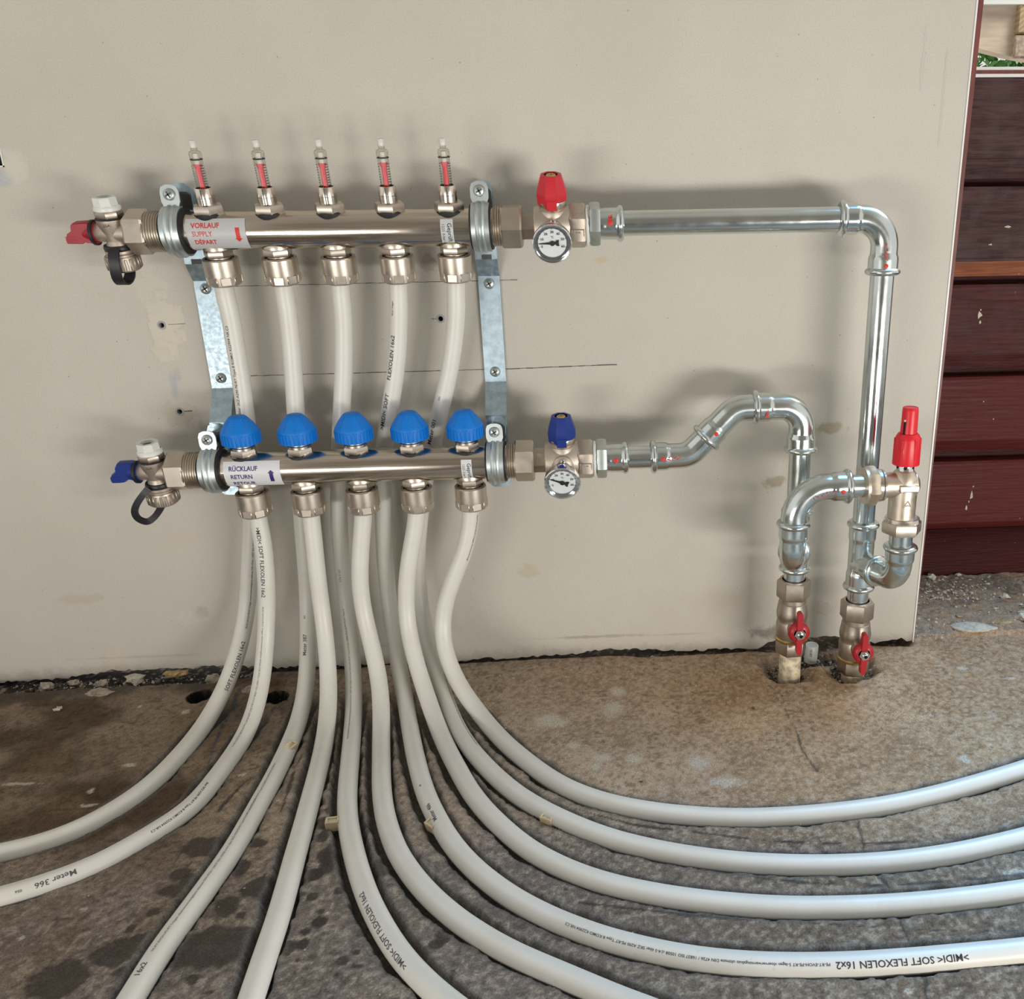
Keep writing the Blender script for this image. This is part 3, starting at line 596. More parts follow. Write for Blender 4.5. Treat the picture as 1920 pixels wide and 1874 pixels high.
def wall_material():
    m, nt, b = principled('wall_paint')
    v = objcoord(nt)
    base = mixc(nt, ramp(nt, noise(nt, v, 5, 5, .6), .35, .68), (.555, .525, .465), (.60, .575, .515))
    base = mixc(nt, ramp(nt, noise(nt, v, 38, 5, .65), .35, .7, 0, .5), base, (.575, .535, .475))
    base = mixc(nt, ramp(nt, noise(nt, v, 900, 3, .7), .38, .70, 0, .40), base, (.40, .37, .32))
    vo = N(nt, 'ShaderNodeTexVoronoi'); vo.inputs['Scale'].default_value = 95; nt.links.new(v, vo.inputs['Vector'])
    sp = mul(nt, ramp(nt, vo.outputs['Distance'], .085, .03), ramp(nt, noise(nt, v, 60, 2), .5, .62))
    base = mixc(nt, mul(nt, sp, .7), base, (.16, .14, .12))
    nz = noise(nt, v, 75, 5, .65, .4)
    height = mul(nt, noise(nt, v, 420, 4, .6), .35)
    height = mul(nt, height, mul(nt, noise(nt, v, 45, 4), 1.2), 'ADD')
    for x, z, rx, rz, col, s, hgt, soft in WALL_MARKS:
        mp = N(nt, 'ShaderNodeMapping')
        mp.inputs['Location'].default_value = (-x / rx, 0, -z / rz); mp.inputs['Scale'].default_value = (1 / rx, 0, 1 / rz)
        nt.links.new(v, mp.inputs['Vector'])
        ln = N(nt, 'ShaderNodeVectorMath', operation='LENGTH'); nt.links.new(mp.outputs[0], ln.inputs[0])
        d = mul(nt, ln.outputs['Value'], mul(nt, mul(nt, nz, -.5, 'ADD'), 2.2), 'ADD')
        k = ramp(nt, d, 1.1, 1.1 - soft)
        base = mixc(nt, mul(nt, k, s), base, col)
        if hgt: height = mul(nt, height, mul(nt, k, hgt), 'ADD')
    # darker band near the ground
    sx = N(nt, 'ShaderNodeSeparateXYZ'); nt.links.new(v, sx.inputs[0])
    low = ramp(nt, mul(nt, sx.outputs['Z'], mul(nt, mul(nt, nz, -.5, 'ADD'), .035), 'ADD'), .014, -.004)
    base = mixc(nt, mul(nt, low, .55), base, (.33, .28, .23))
    nt.links.new(base, b.inputs['Base Color'])
    b.inputs['Roughness'].default_value = .62; b.inputs['Specular IOR Level'].default_value = .35
    bump(nt, b, height, .35, .0012)
    MATS['wall_paint'] = m

# marks on the wall: x, z, half width, half height, colour, strength, relief, softness
CREAM = (.55, .51, .43)
WALL_MARKS = [
    (.064, .406, .011, .012, (.36, .31, .25), .6, 1.6, .5), (.170, .4105, .008, .010, (.36, .31, .25), .6, 1.6, .5),
    (-.076, .362, .016, .026, (.62, .58, .49), .9, 1.2, .22), (-.079, .336, .013, .012, (.62, .58, .48), .75, 1.2, .4), (-.083, .392, .015, .022, (.60, .57, .50), .6, .5, .3),
    (-.078, .277, .015, .012, (.54, .48, .40), .8, 1.0, .25), (-.079, .302, .004, .016, (.36, .38, .44), .45, 0, .7),
    (-.060, .255, .003, .018, (.36, .37, .42), .4, 0, .8), (-.074, .314, .004, .008, (.36, .38, .44), .4, 0, .7),
    (.2455, .101, .011, .009, (.50, .42, .27), .55, .5, .6), (.557, .2448, .016, .0065, (.36, .29, .19), .75, .4, .6),
    (.501, .190, .014, .007, (.33, .27, .19), .75, .4, .6), (.3295, .4115, .009, .0045, (.55, .43, .24), .6, 0, .7),
    (-.095, .067, .010, .008, (.36, .34, .30), .5, .3, .7), (-.014, .054, .006, .010, (.62, .59, .50), .5, .6, .6),
    (.31, .0218, .070, .0022, (.30, .27, .24), .55, 0, .8), (.40, .0205, .05, .0012, (.34, .31, .27), .4, 0, .8),
    (.08, .021, .09, .0016, (.36, .32, .28), .35, 0, .8), (-.17, .020, .09, .0018, (.40, .36, .32), .4, .3, .8),
    (.562, .045, .012, .010, (.56, .52, .44), .5, 1.4, .5), (-.105, .062, .02, .010, (.62, .58, .51), .35, .5, .7),
    (-.193, .022, .009, .018, (.60, .50, .41), .5, .6, .6), (-.21, .088, .03, .006, (.44, .39, .33), .4, .3, .7),
    (-.1, .148, .03, .015, (.56, .50, .45), .35, 0, .8), (.27, .245, .012, .012, (.44, .40, .34), .3, .3, .8),
    (.19, .282, .016, .012, (.30, .26, .21), .45, .6, .7), (.04, .285, .020, .02, (.47, .43, .37), .35, 0, .8),
    (.62, .575, .0016, .03, (.50, .49, .44), .5, 1.2, .5), (.641, .55, .0014, .045, (.48, .47, .42), .5, 1.2, .5),
    (.30, .395, .02, .02, (.54, .49, .42), .3, 0, .9), (.36, .345, .03, .02, (.52, .47, .40), .3, 0, .9),
    (.50, .075, .02, .03, (.50, .45, .38), .3, .2, .9), (.505, .018, .03, .010, (.14, .12, .10), .7, .4, .8),
    (-.19, .488, .010, .007, (.44, .46, .50), .8, 1.0, .35), (-.179, .497, .012, .016, (.64, .61, .54), .6, 1.0, .5),
    (.588, .41, .02, .02, (.59, .555, .50), .4, 0, .9), (.45, .06, .06, .02, (.54, .48, .40), .4, .2, .9),
    (-.02, .10, .05, .03, (.50, .46, .40), .35, 0, .9), (.14, .02, .03, .016, (.48, .42, .35), .4, .4, .8),
]
wall_material()

def build_wall():
    base = [(-1.7, -.006), (-.9, -.008), (-.6, -.004)] + [(a / 1e3, b / 1e3) for a, b in WALL_BASE]
    r = random.Random(3)
    fine = []
    for (xa, za), (xb, zb) in zip(base[:-1], base[1:]):
        n = max(1, int((xb - xa) / .004)) if xa > -.36 else 1
        for i in range(n):
            t = i / n
            amp = .0016 if xa < .45 else .0011
            fine.append((xa + (xb - xa) * t, za + (zb - za) * t + (r.uniform(-amp, amp) if n > 1 else 0)))
    fine.append((.6643, .0015))
    outer = fine + [(.6643, 2.5), (-1.7, 2.5)]
    holes = []
    for hx, hz in HOLES:
        holes.append([(hx + .0036 * math.cos(t * math.pi / 8), hz + .0036 * math.sin(t * math.pi / 8)) for t in range(16)])
    holes.append([(-.245, .497), (-.1862, .497), (-.1862, .556), (-.245, .556)])
    bm = bmesh.new()
    edges = []
    loops = []
    for poly in [outer] + holes:
        vv = [bm.verts.new((x, 0, z)) for x, z in poly]; loops.append(vv)
        for i in range(len(vv)): edges.append(bm.edges.new((vv[i], vv[(i + 1) % len(vv)])))
    bmesh.ops.triangle_fill(bm, use_beauty=True, use_dissolve=False, edges=edges)
    bmesh.ops.recalc_face_normals(bm, faces=bm.faces[:])
    if sum(f.normal.y * f.calc_area() for f in bm.faces) > 0: bmesh.ops.reverse_faces(bm, faces=bm.faces[:])
    # thickness: underside and the narrow end that meets the planks
    vv = loops[0]
    back = [bm.verts.new((v.co.x, .03 if v.co.x < .66 else .20, v.co.z)) for v in vv]
    for i in range(len(vv)):
        j = (i + 1) % len(vv)
        bm.faces.new((vv[i], vv[j], back[j], back[i]))
    me = bpy.data.meshes.new('wall_back'); bm.to_mesh(me); bm.free()
    o = link_mesh('wall_back', me, 'wall_paint')
    tag(o, kind='structure')
    # pencil lines drawn for the brackets
    for k, pts in enumerate(PENCIL):
        g = G()
        for (xa, za, xb, zb, w) in pts:
            g.v += [(xa, -.0001, za - w), (xb, -.0001, zb - w), (xb, -.0001, zb + w), (xa, -.0001, za + w)]
            b0 = len(g.v) - 4; g.f.append((b0, b0 + 1, b0 + 2, b0 + 3))
        build('pencil_line', g, 'pencil', o)
    return o

HOLES = [(-.0795, .3599), (.1765, .3607), (-.0779, .2786)]
def wavy(x0, z0, x1, z1, w, seed, gaps=()):
    r = random.Random(seed); out = []; n = max(2, int(abs(x1 - x0) / .006)); pz = z0
    for i in range(n):
        t = (i + 1) / n; z = z0 + (z1 - z0) * t + r.uniform(-.0002, .0002); x = x0 + (x1 - x0) * i / n
        if not any(a < x < b for a, b in gaps):
            out.append((x, pz, x0 + (x1 - x0) * t, z, w * r.uniform(.6, 1.3)))
        pz = z
    return out
PENCIL = [wavy(-.0107, .3937, .2505, .3949, .00028, 1), wavy(-.0064, .3112, .2354, .3121, .00032, 2), wavy(.2354, .3121, .342, .3139, .00045, 3),
          wavy(-.0735, .3605, -.058, .361, .00028, 4), wavy(-.0735, .2787, -.066, .2789, .00045, 5), wavy(.168, .3608, .173, .3605, .0003, 6),
          wavy(.168, .2845, .1725, .2845, .0003, 8)]

wall = build_wall()
floor = build_floor()

# corner bead and mahogany strip between wall and planking
g = G(); g.box((.66375, -.0004, 1.25), (.0015, .0012, 2.5)); o = build('trim_2', g, 'white_gloss'); tag(o, kind='structure')
g = G()
g.v = [(.6648, .002, 0), (.6660, .002, 0), (.6740, .002, 1.1), (.6645, .002, 1.1), (.6648, .03, 0), (.6660, .03, 0), (.6740, .03, 1.1), (.6645, .03, 1.1)]
g.f = [(0, 1, 2, 3), (7, 6, 5, 4), (0, 4, 5, 1), (1, 5, 6, 2), (2, 6, 7, 3), (3, 7, 4, 0)]
o = build('trim_1', g, 'mahogany_trim'); tag(o, kind='structure')

# ------------------------------------------------------------------ planking and window beyond the wall end
def wood_material(name, a, b_, worn, stain, rough):
    m, nt, b = principled(name)
    v = objcoord(nt)
    mp = N(nt, 'ShaderNodeMapping'); mp.inputs['Scale'].default_value = (.07, 1, 1); nt.links.new(v, mp.inputs['Vector'])
    gr = noise(nt, mp.outputs[0], 260, 5, .6, .6)
    c = mixc(nt, ramp(nt, gr, .35, .68), a, b_)
    c = mixc(nt, mul(nt, ramp(nt, noise(nt, v, 26, 5, .65), .42, .66), worn), c, (.105, .066, .066))
    sx = N(nt, 'ShaderNodeSeparateXYZ'); nt.links.new(v, sx.inputs[0])
    if stain:
        e = mul(nt, sx.outputs['X'], mul(nt, noise(nt, v, 22, 4), .09), 'ADD')
        c = mixc(nt, ramp(nt, e, .836, .798, 0, stain), c, (.050, .012, .012))
    sp = ramp(nt, noise(nt, v, 190, 3, .6), .735, .77)
    c = mixc(nt, mul(nt, sp, .8), c, (.45, .42, .38))
    nt.links.new(c, b.inputs['Base Color'])
    b.inputs['Specular IOR Level'].default_value = .14
    b.inputs['Roughness'].default_value = rough
    nt.links.new(ramp(nt, gr, .3, .7, rough - .08, rough + .1), b.inputs['Roughness'])
    bump(nt, b, gr, .7, .0016)
    MATS[name] = m
wood_material('plank_weathered', (.038, .017, .017), (.092, .046, .043), .50, 0, .48)
wood_material('plank_mid', (.052, .012, .011), (.105, .032, .028), .30, .3, .45)
wood_material('plank_red', (.42, .050, .034), (.62, .095, .060), .02, .90, .42)
wood_material('plank_orange', (.24, .075, .035), (.33, .12, .06), .15, 0, .45)
wood_material('plank_base', (.035, .006, .006), (.075, .010, .009), .03, .75, .45)

wr = bpy.data.objects.new('wall_right', None); COL.objects.link(wr); wr.location = (.9, .173, 0); WPOS['wall_right'] = Vector((.9, .173, 0))
tag(wr, kind='structure')
X0, X1 = .655, 1.5
def prof_x(name, poly, material, parent):                    # profile in (y,z) run along x
    g = G(); g.prism(poly, (X0, 0, 0), (0, 1, 0), (0, 0, 1), 0, X1 - X0)
    return build(name, g, material, parent, angle=25)
levels = [(.5847, .5042, .4987, .4833, 'plank_weathered', 'plank_weathered'), (.4749, .3985, .3945, .3778, 'plank_weathered', 'plank_orange'),
          (.3688, .2893, .2875, .2715, 'plank_mid', 'plank_mid'), (.2619, .1846, .1830, .169, 'plank_red', 'plank_red'), (.1573, .0777, .0765, .0668, 'plank_red', 'plank_red')]
for zt, zf, zs, zb, ma, mb in levels:
    prof_x('plank', [(.205, zt), (.170, zt), (.168, zt - .003), (.168, zf), (.1705, zf - .0008), (.1705, zs), (.205, zs)], ma, wr)
    prof_x('plank', [(.205, zs), (.1705, zs), (.172, zs - .003), (.1775, zb), (.205, zb)], mb, wr)
prof_x('groove_board', [(.22, .585), (.190, .585), (.190, .03), (.22, .03)], 'plank_base', wr)
prof_x('plank', [(.205, .062), (.188, .062), (.170, .041), (.1705, .037), (.1715, -.006), (.205, -.006)], 'plank_base', wr)
wsp = G()
for (x, z, w, h) in [(.7725, .3345, .0028, .004), (.7745, .326, .0014, .002), (.7735, .3405, .001, .001), (.7885, .113, .0016, .0052), (.7865, .105, .0006, .0015), (.7895, .125, .0009, .001), (.7835, .0965, .0015, .003),
                     (.7765, .413, .0022, .0009), (.7925, .432, .004, .0012), (.8050, .21, .0007, .0007), (.7900, .232, .0008, .0008)]:
    k = len(wsp.v)
    pts = [(math.cos(t * 1.047 + x * 900) * w * (1 + .4 * math.sin(t * 5 + z * 70)), math.sin(t * 1.047 + x * 900) * h * (1 + .4 * math.cos(t * 3))) for t in range(6)]
    wsp.prism(pts, (x, .1682, z), (1, 0, 0), (0, 0, 1), 0, .0008)
o = build('plaster_splash', wsp, 'plaster_pale', wr); tag(o, kind='stuff')

win = bpy.data.objects.new('window_1', None); COL.objects.link(win); win.location = (.9, .18, .595); WPOS['window_1'] = Vector((.9, .18, .595)); tag(win, kind='structure')
prof_x('sill_seal', [(.20, .5848), (.1690, .5848), (.1690, .5880), (.20, .5880)], 'white_gloss', win)
prof_x('frame_bead', [(.20, .5880), (.1700, .5880), (.1700, .5916), (.20, .5916)], 'mahogany_trim', win)
prof_x('frame_edge', [(.20, .5916), (.1720, .5916), (.1720, .5952), (.20, .5952)], 'white_gloss', win)  # white stands for light reflected off the frame edge
prof_x('glass_pane', [(.186, .5952), (.182, .5952), (.182, 1.9), (.186, 1.9)], 'pane_glass', win)

# outside the window: a sawn timber hanging over a green garden
t = thing('sawn_timber', 'pale sawn timber block with dark end grain outside the window glass', 'timber', (.95, .5, .70))
def timber_mat():
    m, nt, b = principled('timber_end'); v = objcoord(nt)
    w = N(nt, 'ShaderNodeTexWave', wave_type='RINGS', rings_direction='Y'); w.inputs['Scale'].default_value = 55; w.inputs['Distortion'].default_value = 3; w.inputs['Detail'].default_value = 3; w.inputs['Detail Scale'].default_value = 2
    mp = N(nt, 'ShaderNodeMapping'); mp.inputs['Location'].default_value = (-.05, 0, .09); nt.links.new(v, mp.inputs['Vector']); nt.links.new(mp.outputs[0], w.inputs['Vector'])
    nt.links.new(mixc(nt, w.outputs['Fac'], (.44, .30, .17), (.60, .44, .27)), b.inputs['Base Color']); b.inputs['Roughness'].default_value = .8; MATS['timber_end'] = m
timber_mat()
mat('timber_face', (.82, .66, .52), .7, var=.14, vscale=18, stretch=(1, 1, 6))
mat('timber_carved', (.56, .42, .33), .8, var=.35, vscale=140, bmp=.8, bscale=160)
mat('lawn', (.20, .40, .14), .9, var=.5, vscale=40)
mat('paving', (.55, .60, .60), .9, var=.2, vscale=30)
g = G()
low = [(.868 + i * .016, .6655 - .0200 * math.sin(min(1, i / 8) * math.pi / 2)) for i in range(16)]
g.prism([(.868, .7155)] + low + [(1.108, .7155)], (0, .522, 0), (1, 0, 0), (0, 0, 1), 0, .022)
build('sawn_face', g, 'timber_face', t)
g = G(); g.box((1.02, .497, .700), (.190, .012, .040), bev=.002); build('end_grain', g, 'timber_end', t)
g = G(); g.box((1.02, .497, .6645), (.190, .010, .029), bev=.002); build('carved_foot', g, 'timber_carved', t)
g = G(); g.box((1.05, .53, .738), (.42, .08, .045)); build('bright_band', g, 'white_gloss', t)  # white bar added for the bright band above the timber
g = G()
for i in range(9000):
    c = Vector((rnd.uniform(.80, 1.5), rnd.uniform(.66, .84), rnd.uniform(.45, .80)))
    a = Vector((rnd.gauss(0, 1), rnd.gauss(0, 1), rnd.gauss(0, 1))).normalized() * rnd.uniform(.006, .015); b_ = a.cross(Vector((rnd.gauss(0, 1), rnd.gauss(0, 1), rnd.gauss(0, 1)))).normalized() * rnd.uniform(.003, .007)
    k = len(g.v); g.v += [tuple(c - a), tuple(c + b_), tuple(c + a), tuple(c - b_)]; g.f.append((k, k + 1, k + 2, k + 3))
o = build('foliage', g, 'leaf', recalc=False); tag(o, 'green garden foliage seen through the window glass', 'foliage', kind='stuff')

# room shell behind the photographer
g = G(); g.box((.3, -1.5, 2.55), (4.2, 3.5, .1)); o = build('ceiling', g, 'ceiling_paint'); tag(o, kind='structure')
g = G(); g.box((.3, -3.25, 1.25), (4.2, .1, 2.5)); o = build('wall_rear', g, 'dark_plaster'); tag(o, kind='structure')

# ------------------------------------------------------------------ brackets
YU, ZU, YL, ZL = -.0496, .4428, -.0620, .2369
RB = .0156
def screw(name, c, n, r, parent, material='zinc_dull'):
    c, n = Vector(c), Vector(n).normalized()
    g = G(); g.lathe(c, n, [(r * .9, -.0004), (r, .0004), (r * .96, .0013), (r * .75, .0022), (r * .35, .0026), (0, .0027)], 20)
    o = build(name, g, material, parent)
    a, u, v = frame(n)
    q = G()
    rot = Matrix((u, v, a)).transposed()
    for ang in (.5, .5 + math.pi / 2):
        q.box(c + a * .0025, (r * 1.15, r * .26, .0008), rot @ Matrix.Rotation(ang, 3, 'Z'))
    build('cross_recess', q, 'slot_grey', o)  # dark bars stand for the shaded cross recess
    return o

def bracket(xc, xclamp, label):
    t = thing('mounting_bracket', label, 'bracket', (xc, 0, .35), 'galvanised manifold brackets')
    yf = -.0025
    g = G()
    g.ribbon([(xc, -.014, .4785), (xc, -.014, .476), (xc, -.014, .4735), (xc, -.014, .4145), (xc, -.0115, .4110), (xc, -.0050, .4025), (xc, yf, .3995), (xc, yf, .396), (xc, yf, .305), (xc, yf, .3005),
              (xc, -.0045, .2975), (xc, -.0200, .2755), (xc, -.022, .2720), (xc, -.022, .2050), (xc, -.022, .2025), (xc, -.022, .2010)],
             [.0060, .0088, .0098] + [.0100] * 10 + [.0100, .0090, .0065], .0026, (1, 0, 0))
    build('strap', g, 'zinc_plate', t, angle=25)
    for z in (.3922, .3103): screw('wall_screw', (xc, yf - .0014, z), (0, -1, 0), .0049, t)
    for (y, z, yb) in ((YU, ZU, -.0153), (YL, ZL, -.0233)):
        x0 = xclamp - .0075
        g = G(); g.ring((x0, y, z), (1, 0, 0), [(.0186, 0), (.0203, 0), (.0205, .0036), (.0215, .0046), (.0217, .0055), (.0205, .0068), (.0205, .0082), (.0217, .0095), (.0215, .0104), (.0205, .0114), (.0203, .015), (.0186, .015)], 40)
        g.prism([(-.0058, .0190), (.0058, .0190), (.0076, .0235), (.0076, .0315), (.0062, .0352), (.0025, .0368), (-.0025, .0368), (-.0062, .0352), (-.0076, .0315), (-.0076, .0235)], (xclamp, y - .0030, z), (1, 0, 0), (0, 0, 1), 0, .0018)
        ring = build('clamp_band', g, 'zinc_band', t)
        g = G(); g.prism([(-.0085, .0170), (.0085, .0170), (.0085, .0325), (.0068, .0368), (.0028, .0388), (-.0028, .0388), (-.0068, .0368), (-.0085, .0325)], (xclamp, y + .0200, z), (1, 0, 0), (0, 0, 1), 0, .0020)
        g.box((xclamp, (y + .019 + yb) / 2, z + .004), (.013, abs(yb - y - .017), .020), bev=.0008)
        build('clamp_back', g, 'zinc_plate', t)
        g = G(); g.ring((x0, y, z), (1, 0, 0), [(.0155, -.0016), (.0185, -.0016), (.0190, .0002), (.0190, .0148), (.0185, .0166), (.0155, .0166)], 36)
        g.box((xclamp + .001, y + .0075, z + .0240), (.0142, .0190, .0150), bev=.002)
        build('rubber_lining', g, 'rubber', ring)
        screw('clamp_screw', (xclamp, y - .0050, z + .0290), (0, -1, 0), .0048, t)
        g = G(); g.lathe((xclamp, y - .006, z + .0290), (0, 1, 0), [(.0022, 0), (.0022, .030)], 10); build('screw_shank', g, 'zinc_dull', t)
    g = G(); g.box((xc + .0005, -.0154, .4165), (.0088, .0006, .0042)); build('slot', g, 'slot_grey', t)  # dark box on the plate stands for a shaded slot
    return t
bracket(-.0325, -.0288, 'galvanised bracket strap with two clamps beside the two drain valves')
bracket(.2245, .2263, 'galvanised bracket strap with two clamps beside the dial thermometers')

# ------------------------------------------------------------------ manifolds
def manifold_bar(t, y, z):
    g = G(); g.lathe((-.040, y, z), (1, 0, 0), [(.0125, 0), (.0150, .0005), (RB, .0030), (RB, .2760), (.0150, .2785), (.0125, .279)], 48)
    o = build('manifold_tube', g, 'stainless', t)
    for xa, sgn in ((-.0385, -1), (.2360, 1)):
        g = G()
        pr = [(.0140, -.001)]
        for i in range(7):
            h = i * .0021
            pr += [(.0152, h), (.0166, h + .0008), (.0166, h + .0013), (.0152, h + .0021)]
        pr.append((.0140, .0155))
        g.lathe((xa, y, z), (sgn, 0, 0), pr, 36)
        build('thread_end', g, 'nickel', t)
    return o

def wrap_label(t, y, z, x0, x1, a0, a1, material, name, r=RB + .0003):
    g = G(); n = 16
    for i in range(n + 1):
        a = math.radians(a0 + (a1 - a0) * i / n)
        for x in (x0, x1): g.v.append((x, y - r * math.cos(a), z + r * math.sin(a)))
    for i in range(n): g.f.append((2 * i, 2 * i + 1, 2 * i + 3, 2 * i + 2))
    return build(name, g, material, t, recalc=False)

def wrap_fn(y, z, x0, ang0, r):
    def f(u, v):
        a = math.radians(ang0) + v / r
        return Vector((x0 + u, y - r * math.cos(a), z + r * math.sin(a)))
    return f

def wrap_fn_rot(y, z, x0, ang0, r):                          # lettering turned a quarter clockwise: reads downwards
    def f(u, v):
        a = math.radians(ang0) - u / r
        return Vector((x0 + v, y - r * math.cos(a), z + r * math.sin(a)))
    return f

def arrow(g, fn, down=True, L=.0118, w=.0017, hw=.0030):
    s = -1 if down else 1
    n = 6; b0 = len(g.v)
    for i in range(n + 1):
        v = s * (-L / 2 + (L - .003) * i / n)
        for u in (-w, w): g.v.append(tuple(fn(u, v)))
    for i in range(n): g.f.append((b0 + 2 * i, b0 + 2 * i + 1, b0 + 2 * i + 3, b0 + 2 * i + 2))
    b1 = len(g.v); v = s * (L / 2 - .003)
    for u, vv in ((-hw, v), (hw, v), (0, s * L / 2)): g.v.append(tuple(fn(u, vv)))
    g.f.append((b1, b1 + 1, b1 + 2))

def union(t, y, z, xa, xb, r, phase, name='union_nut', material='nickel'):
    g = G(); g.hexn((xa, y, z), (1, 0, 0), r, 0, xb - xa, phase, .08)
    return build(name, g, material, t)

def outlet(t, x, y, z, phase):
    # hexagon nipple and compression nut below the bar
    g = G()
    g.hexn((x, y, z), (0, 0, -1), .0120, .0148, .0212, phase, .06)
    g.lathe((x, y, z), (0, 0, -1), [(.0098, .021), (.0098, .0235), (.0112, .0240), (.0112, .0268), (.0095, .0268)], 28)
    g.lathe((x, y, z), (0, 0, -1), [(.0110, .010), (.0118, .0120), (.0118, .0148)], 28)
    nip = build('hex_nipple', g, 'nickel', t)
    g = G(); g.ring((x, y, z), (0, 0, -1), [(.0100, .0238), (.0118, .0255), (.0118, .030), (.0100, .030)], 28)
    build('seal_ring', g, 'rubber', nip)
    g = G()
    g.ring((x, y, z), (0, 0, -1), [(.0120, .0225), (.0141, .0225), (.0147, .0232), (.0147, .0352), (.0146, .0380), (.0140, .0440), (.0128, .0452), (.0090, .0452), (.0090, .0300), (.0120, .0300)], 40)
    nut = build('compression_nut', g, 'nickel', t)
    g = G()
    for k in range(8):
        a = math.radians(phase + k * 45)
        c = Vector((x + math.sin(a) * .0136, y - math.cos(a) * .0136, z - .0402))
        g.box(c, (.0086, .0022, .0070), Matrix.Rotation(a, 3, 'Z'), bev=.0005)
    build('wrench_flat', g, 'nickel', nut)
    return nip, nut

def flow_meter(t, x, y, z):
    g = G()
    g.lathe((x, y, z), (0, 0, 1), [(.0068, .021), (.0075, .0212), (.0075, .0268), (.0072, .0270), (.0075, .0272), (.0075, .0342), (.0072, .0346), (.0060, .0346), (.0062, .030), (0, .030)], 30)
    body = build('flow_meter', g, 'nickel_bright', t, org=(x, y, z))
    g = G(); g.hexn((x, y, z), (0, 0, 1), .0129, .0142, .0212, 22, .06); build('hex_nut', g, 'nickel', body)
    g = G(); g.lathe((x, y, z), (0, 0, 1), [(.0105, .0085), (.0118, .0100), (.0122, .0143)], 28); build('rubber_seat', g, 'rubber', body)
    g = G(); g.box((x, y - .0075, z + .0278), (.0008, .0006, .0125)); build('body_slot', g, 'slot_grey', body)
    g = G()
    g.lathe((x, y, z), (0, 0, 1), [(.0034, .0302), (.0047, .0306), (.0047, .0575), (.0050, .0580), (.0050, .0610), (.0044, .0625), (.0028, .0632), (.0026, .0640), (.0026, .0705), (0, .0708)], 24)
    build('gauge_tube', g, 'clear_tube', body)
    g = G(); g.lathe((x, y, z), (0, 0, 1), [(.0021, .0302), (.0021, .0485), (.0034, .0522), (.0034, .0528), (0, .0528)], 18); build('flow_indicator', g, 'gauge_pink', body)
    g = G(); g.lathe((x - .0002, y - .0004, z), (0, 0, 1), [(.0011, .0304), (.0011, .0485), (.0016, .0525)], 12)
    for v in g.v: pass
    g2 = G(); g2.box((x - .0004, y - .0021, z + .0398), (.0013, .0006, .0190)); build('indicator_core', g2, 'gauge_red', body)
    g = G(); g.lathe((x, y, z), (0, 0, 1), [(.0027, .0529), (.0027, .0612), (0, .0615)], 18)
    g.lathe((x, y, z), (0, 0, 1), [(.0027, .0655), (.0029, .0668), (.0029, .0700), (.0024, .0709), (0, .0709)], 18)
    build('end_cap', g, 'frosted_cap', body)
    g = G()
    for k in range(10):
        h = .0340 + k * .0020
        for sx in (-1, 1):
            for i in range(3):
                a = sx * math.radians(38 + 14 * i); b0 = len(g.v)
                a2 = a + sx * math.radians(14)
                for aa in (a, a2):
                    for dz in (-.00026, .00026):
                        g.v.append((x + math.sin(aa) * .0048, y - math.cos(aa) * .0048, z + h + dz))
                g.f.append((b0, b0 + 1, b0 + 3, b0 + 2))
    g.ring((x, y, z), (0, 0, 1), [(.0047, .0562), (.0052, .0566), (.0047, .0570)], 20)
    build('scale_mark', g, 'ink_black', body, recalc=False)
    return body

def regulating_cap(t, x, y, z, ph):
    g = G()
    n = 60
    def prof_mod(i): return 1.0
    pts = [(.0135, .0245), (.0162, .0251), (.0165, .0260), (.0165, .0352), (.0163, .0366), (.0157, .0378), (.0124, .0430), (.0088, .0476), (.0070, .0494), (.0054, .0500), (.0, .0502)]
    g.lathe((x, y, z), (0, 0, 1), pts, 40)
    for k in range(30):
        a = 2 * math.pi * k / 30
        g.box((x + math.sin(a) * .0164, y - math.cos(a) * .0164, z + .0303), (.0018, .0012, .0094), Matrix.Rotation(a, 3, 'Z'))
    cap = build('regulating_cap', g, 'blue_cap', t, org=(x, y, z))
    g = G()
    for k in range(3):
        a = math.radians(-38 + k * 38 + ph)
        for i in range(7):
            f = i / 7; r = .0156 - .0078 * f; h = .0382 + .0112 * f
            g.box((x + math.sin(a) * (r - .0003), y - math.cos(a) * (r - .0003), z + h), (.0007, .0012, .0012), Matrix.Rotation(a, 3, 'Z'))
    build('cap_ridge', g, 'blue_cap', cap)
    g = G(); g.lathe((x, y, z), (0, 0, 1), [(.0090, .0190), (.0106, .0196), (.0106, .0216), (.0094, .0222), (.0094, .0252)], 28)
    build('collar', g, 'nickel_bright', cap)
    g = G(); g.hexn((x, y, z), (0, 0, 1), .0118, .0128, .0198, 14, .06)
    build('hex_nut', g, 'nickel', cap)
    g = G(); g.lathe((x, y, z), (0, 0, 1), [(.0112, .0100), (.0122, .0112), (.0122, .0128)], 28); build('rubber_seat', g, 'rubber', cap)
    return cap

def tilt(o, y, z, deg):
    # turn a part and everything on it about the bar axis (x direction through y, z)
    a = math.radians(deg); c, s_ = math.cos(a), math.sin(a); w = WPOS[o.name]
    if o.type == 'MESH':
        for v in o.data.vertices:
            dy, dz = v.co.y + w.y - y, v.co.z + w.z - z
            v.co.y = dy * c - dz * s_ + y - w.y; v.co.z = dy * s_ + dz * c + z - w.z
        o.data.update()
    for ch in o.children: tilt(ch, y, z, deg)

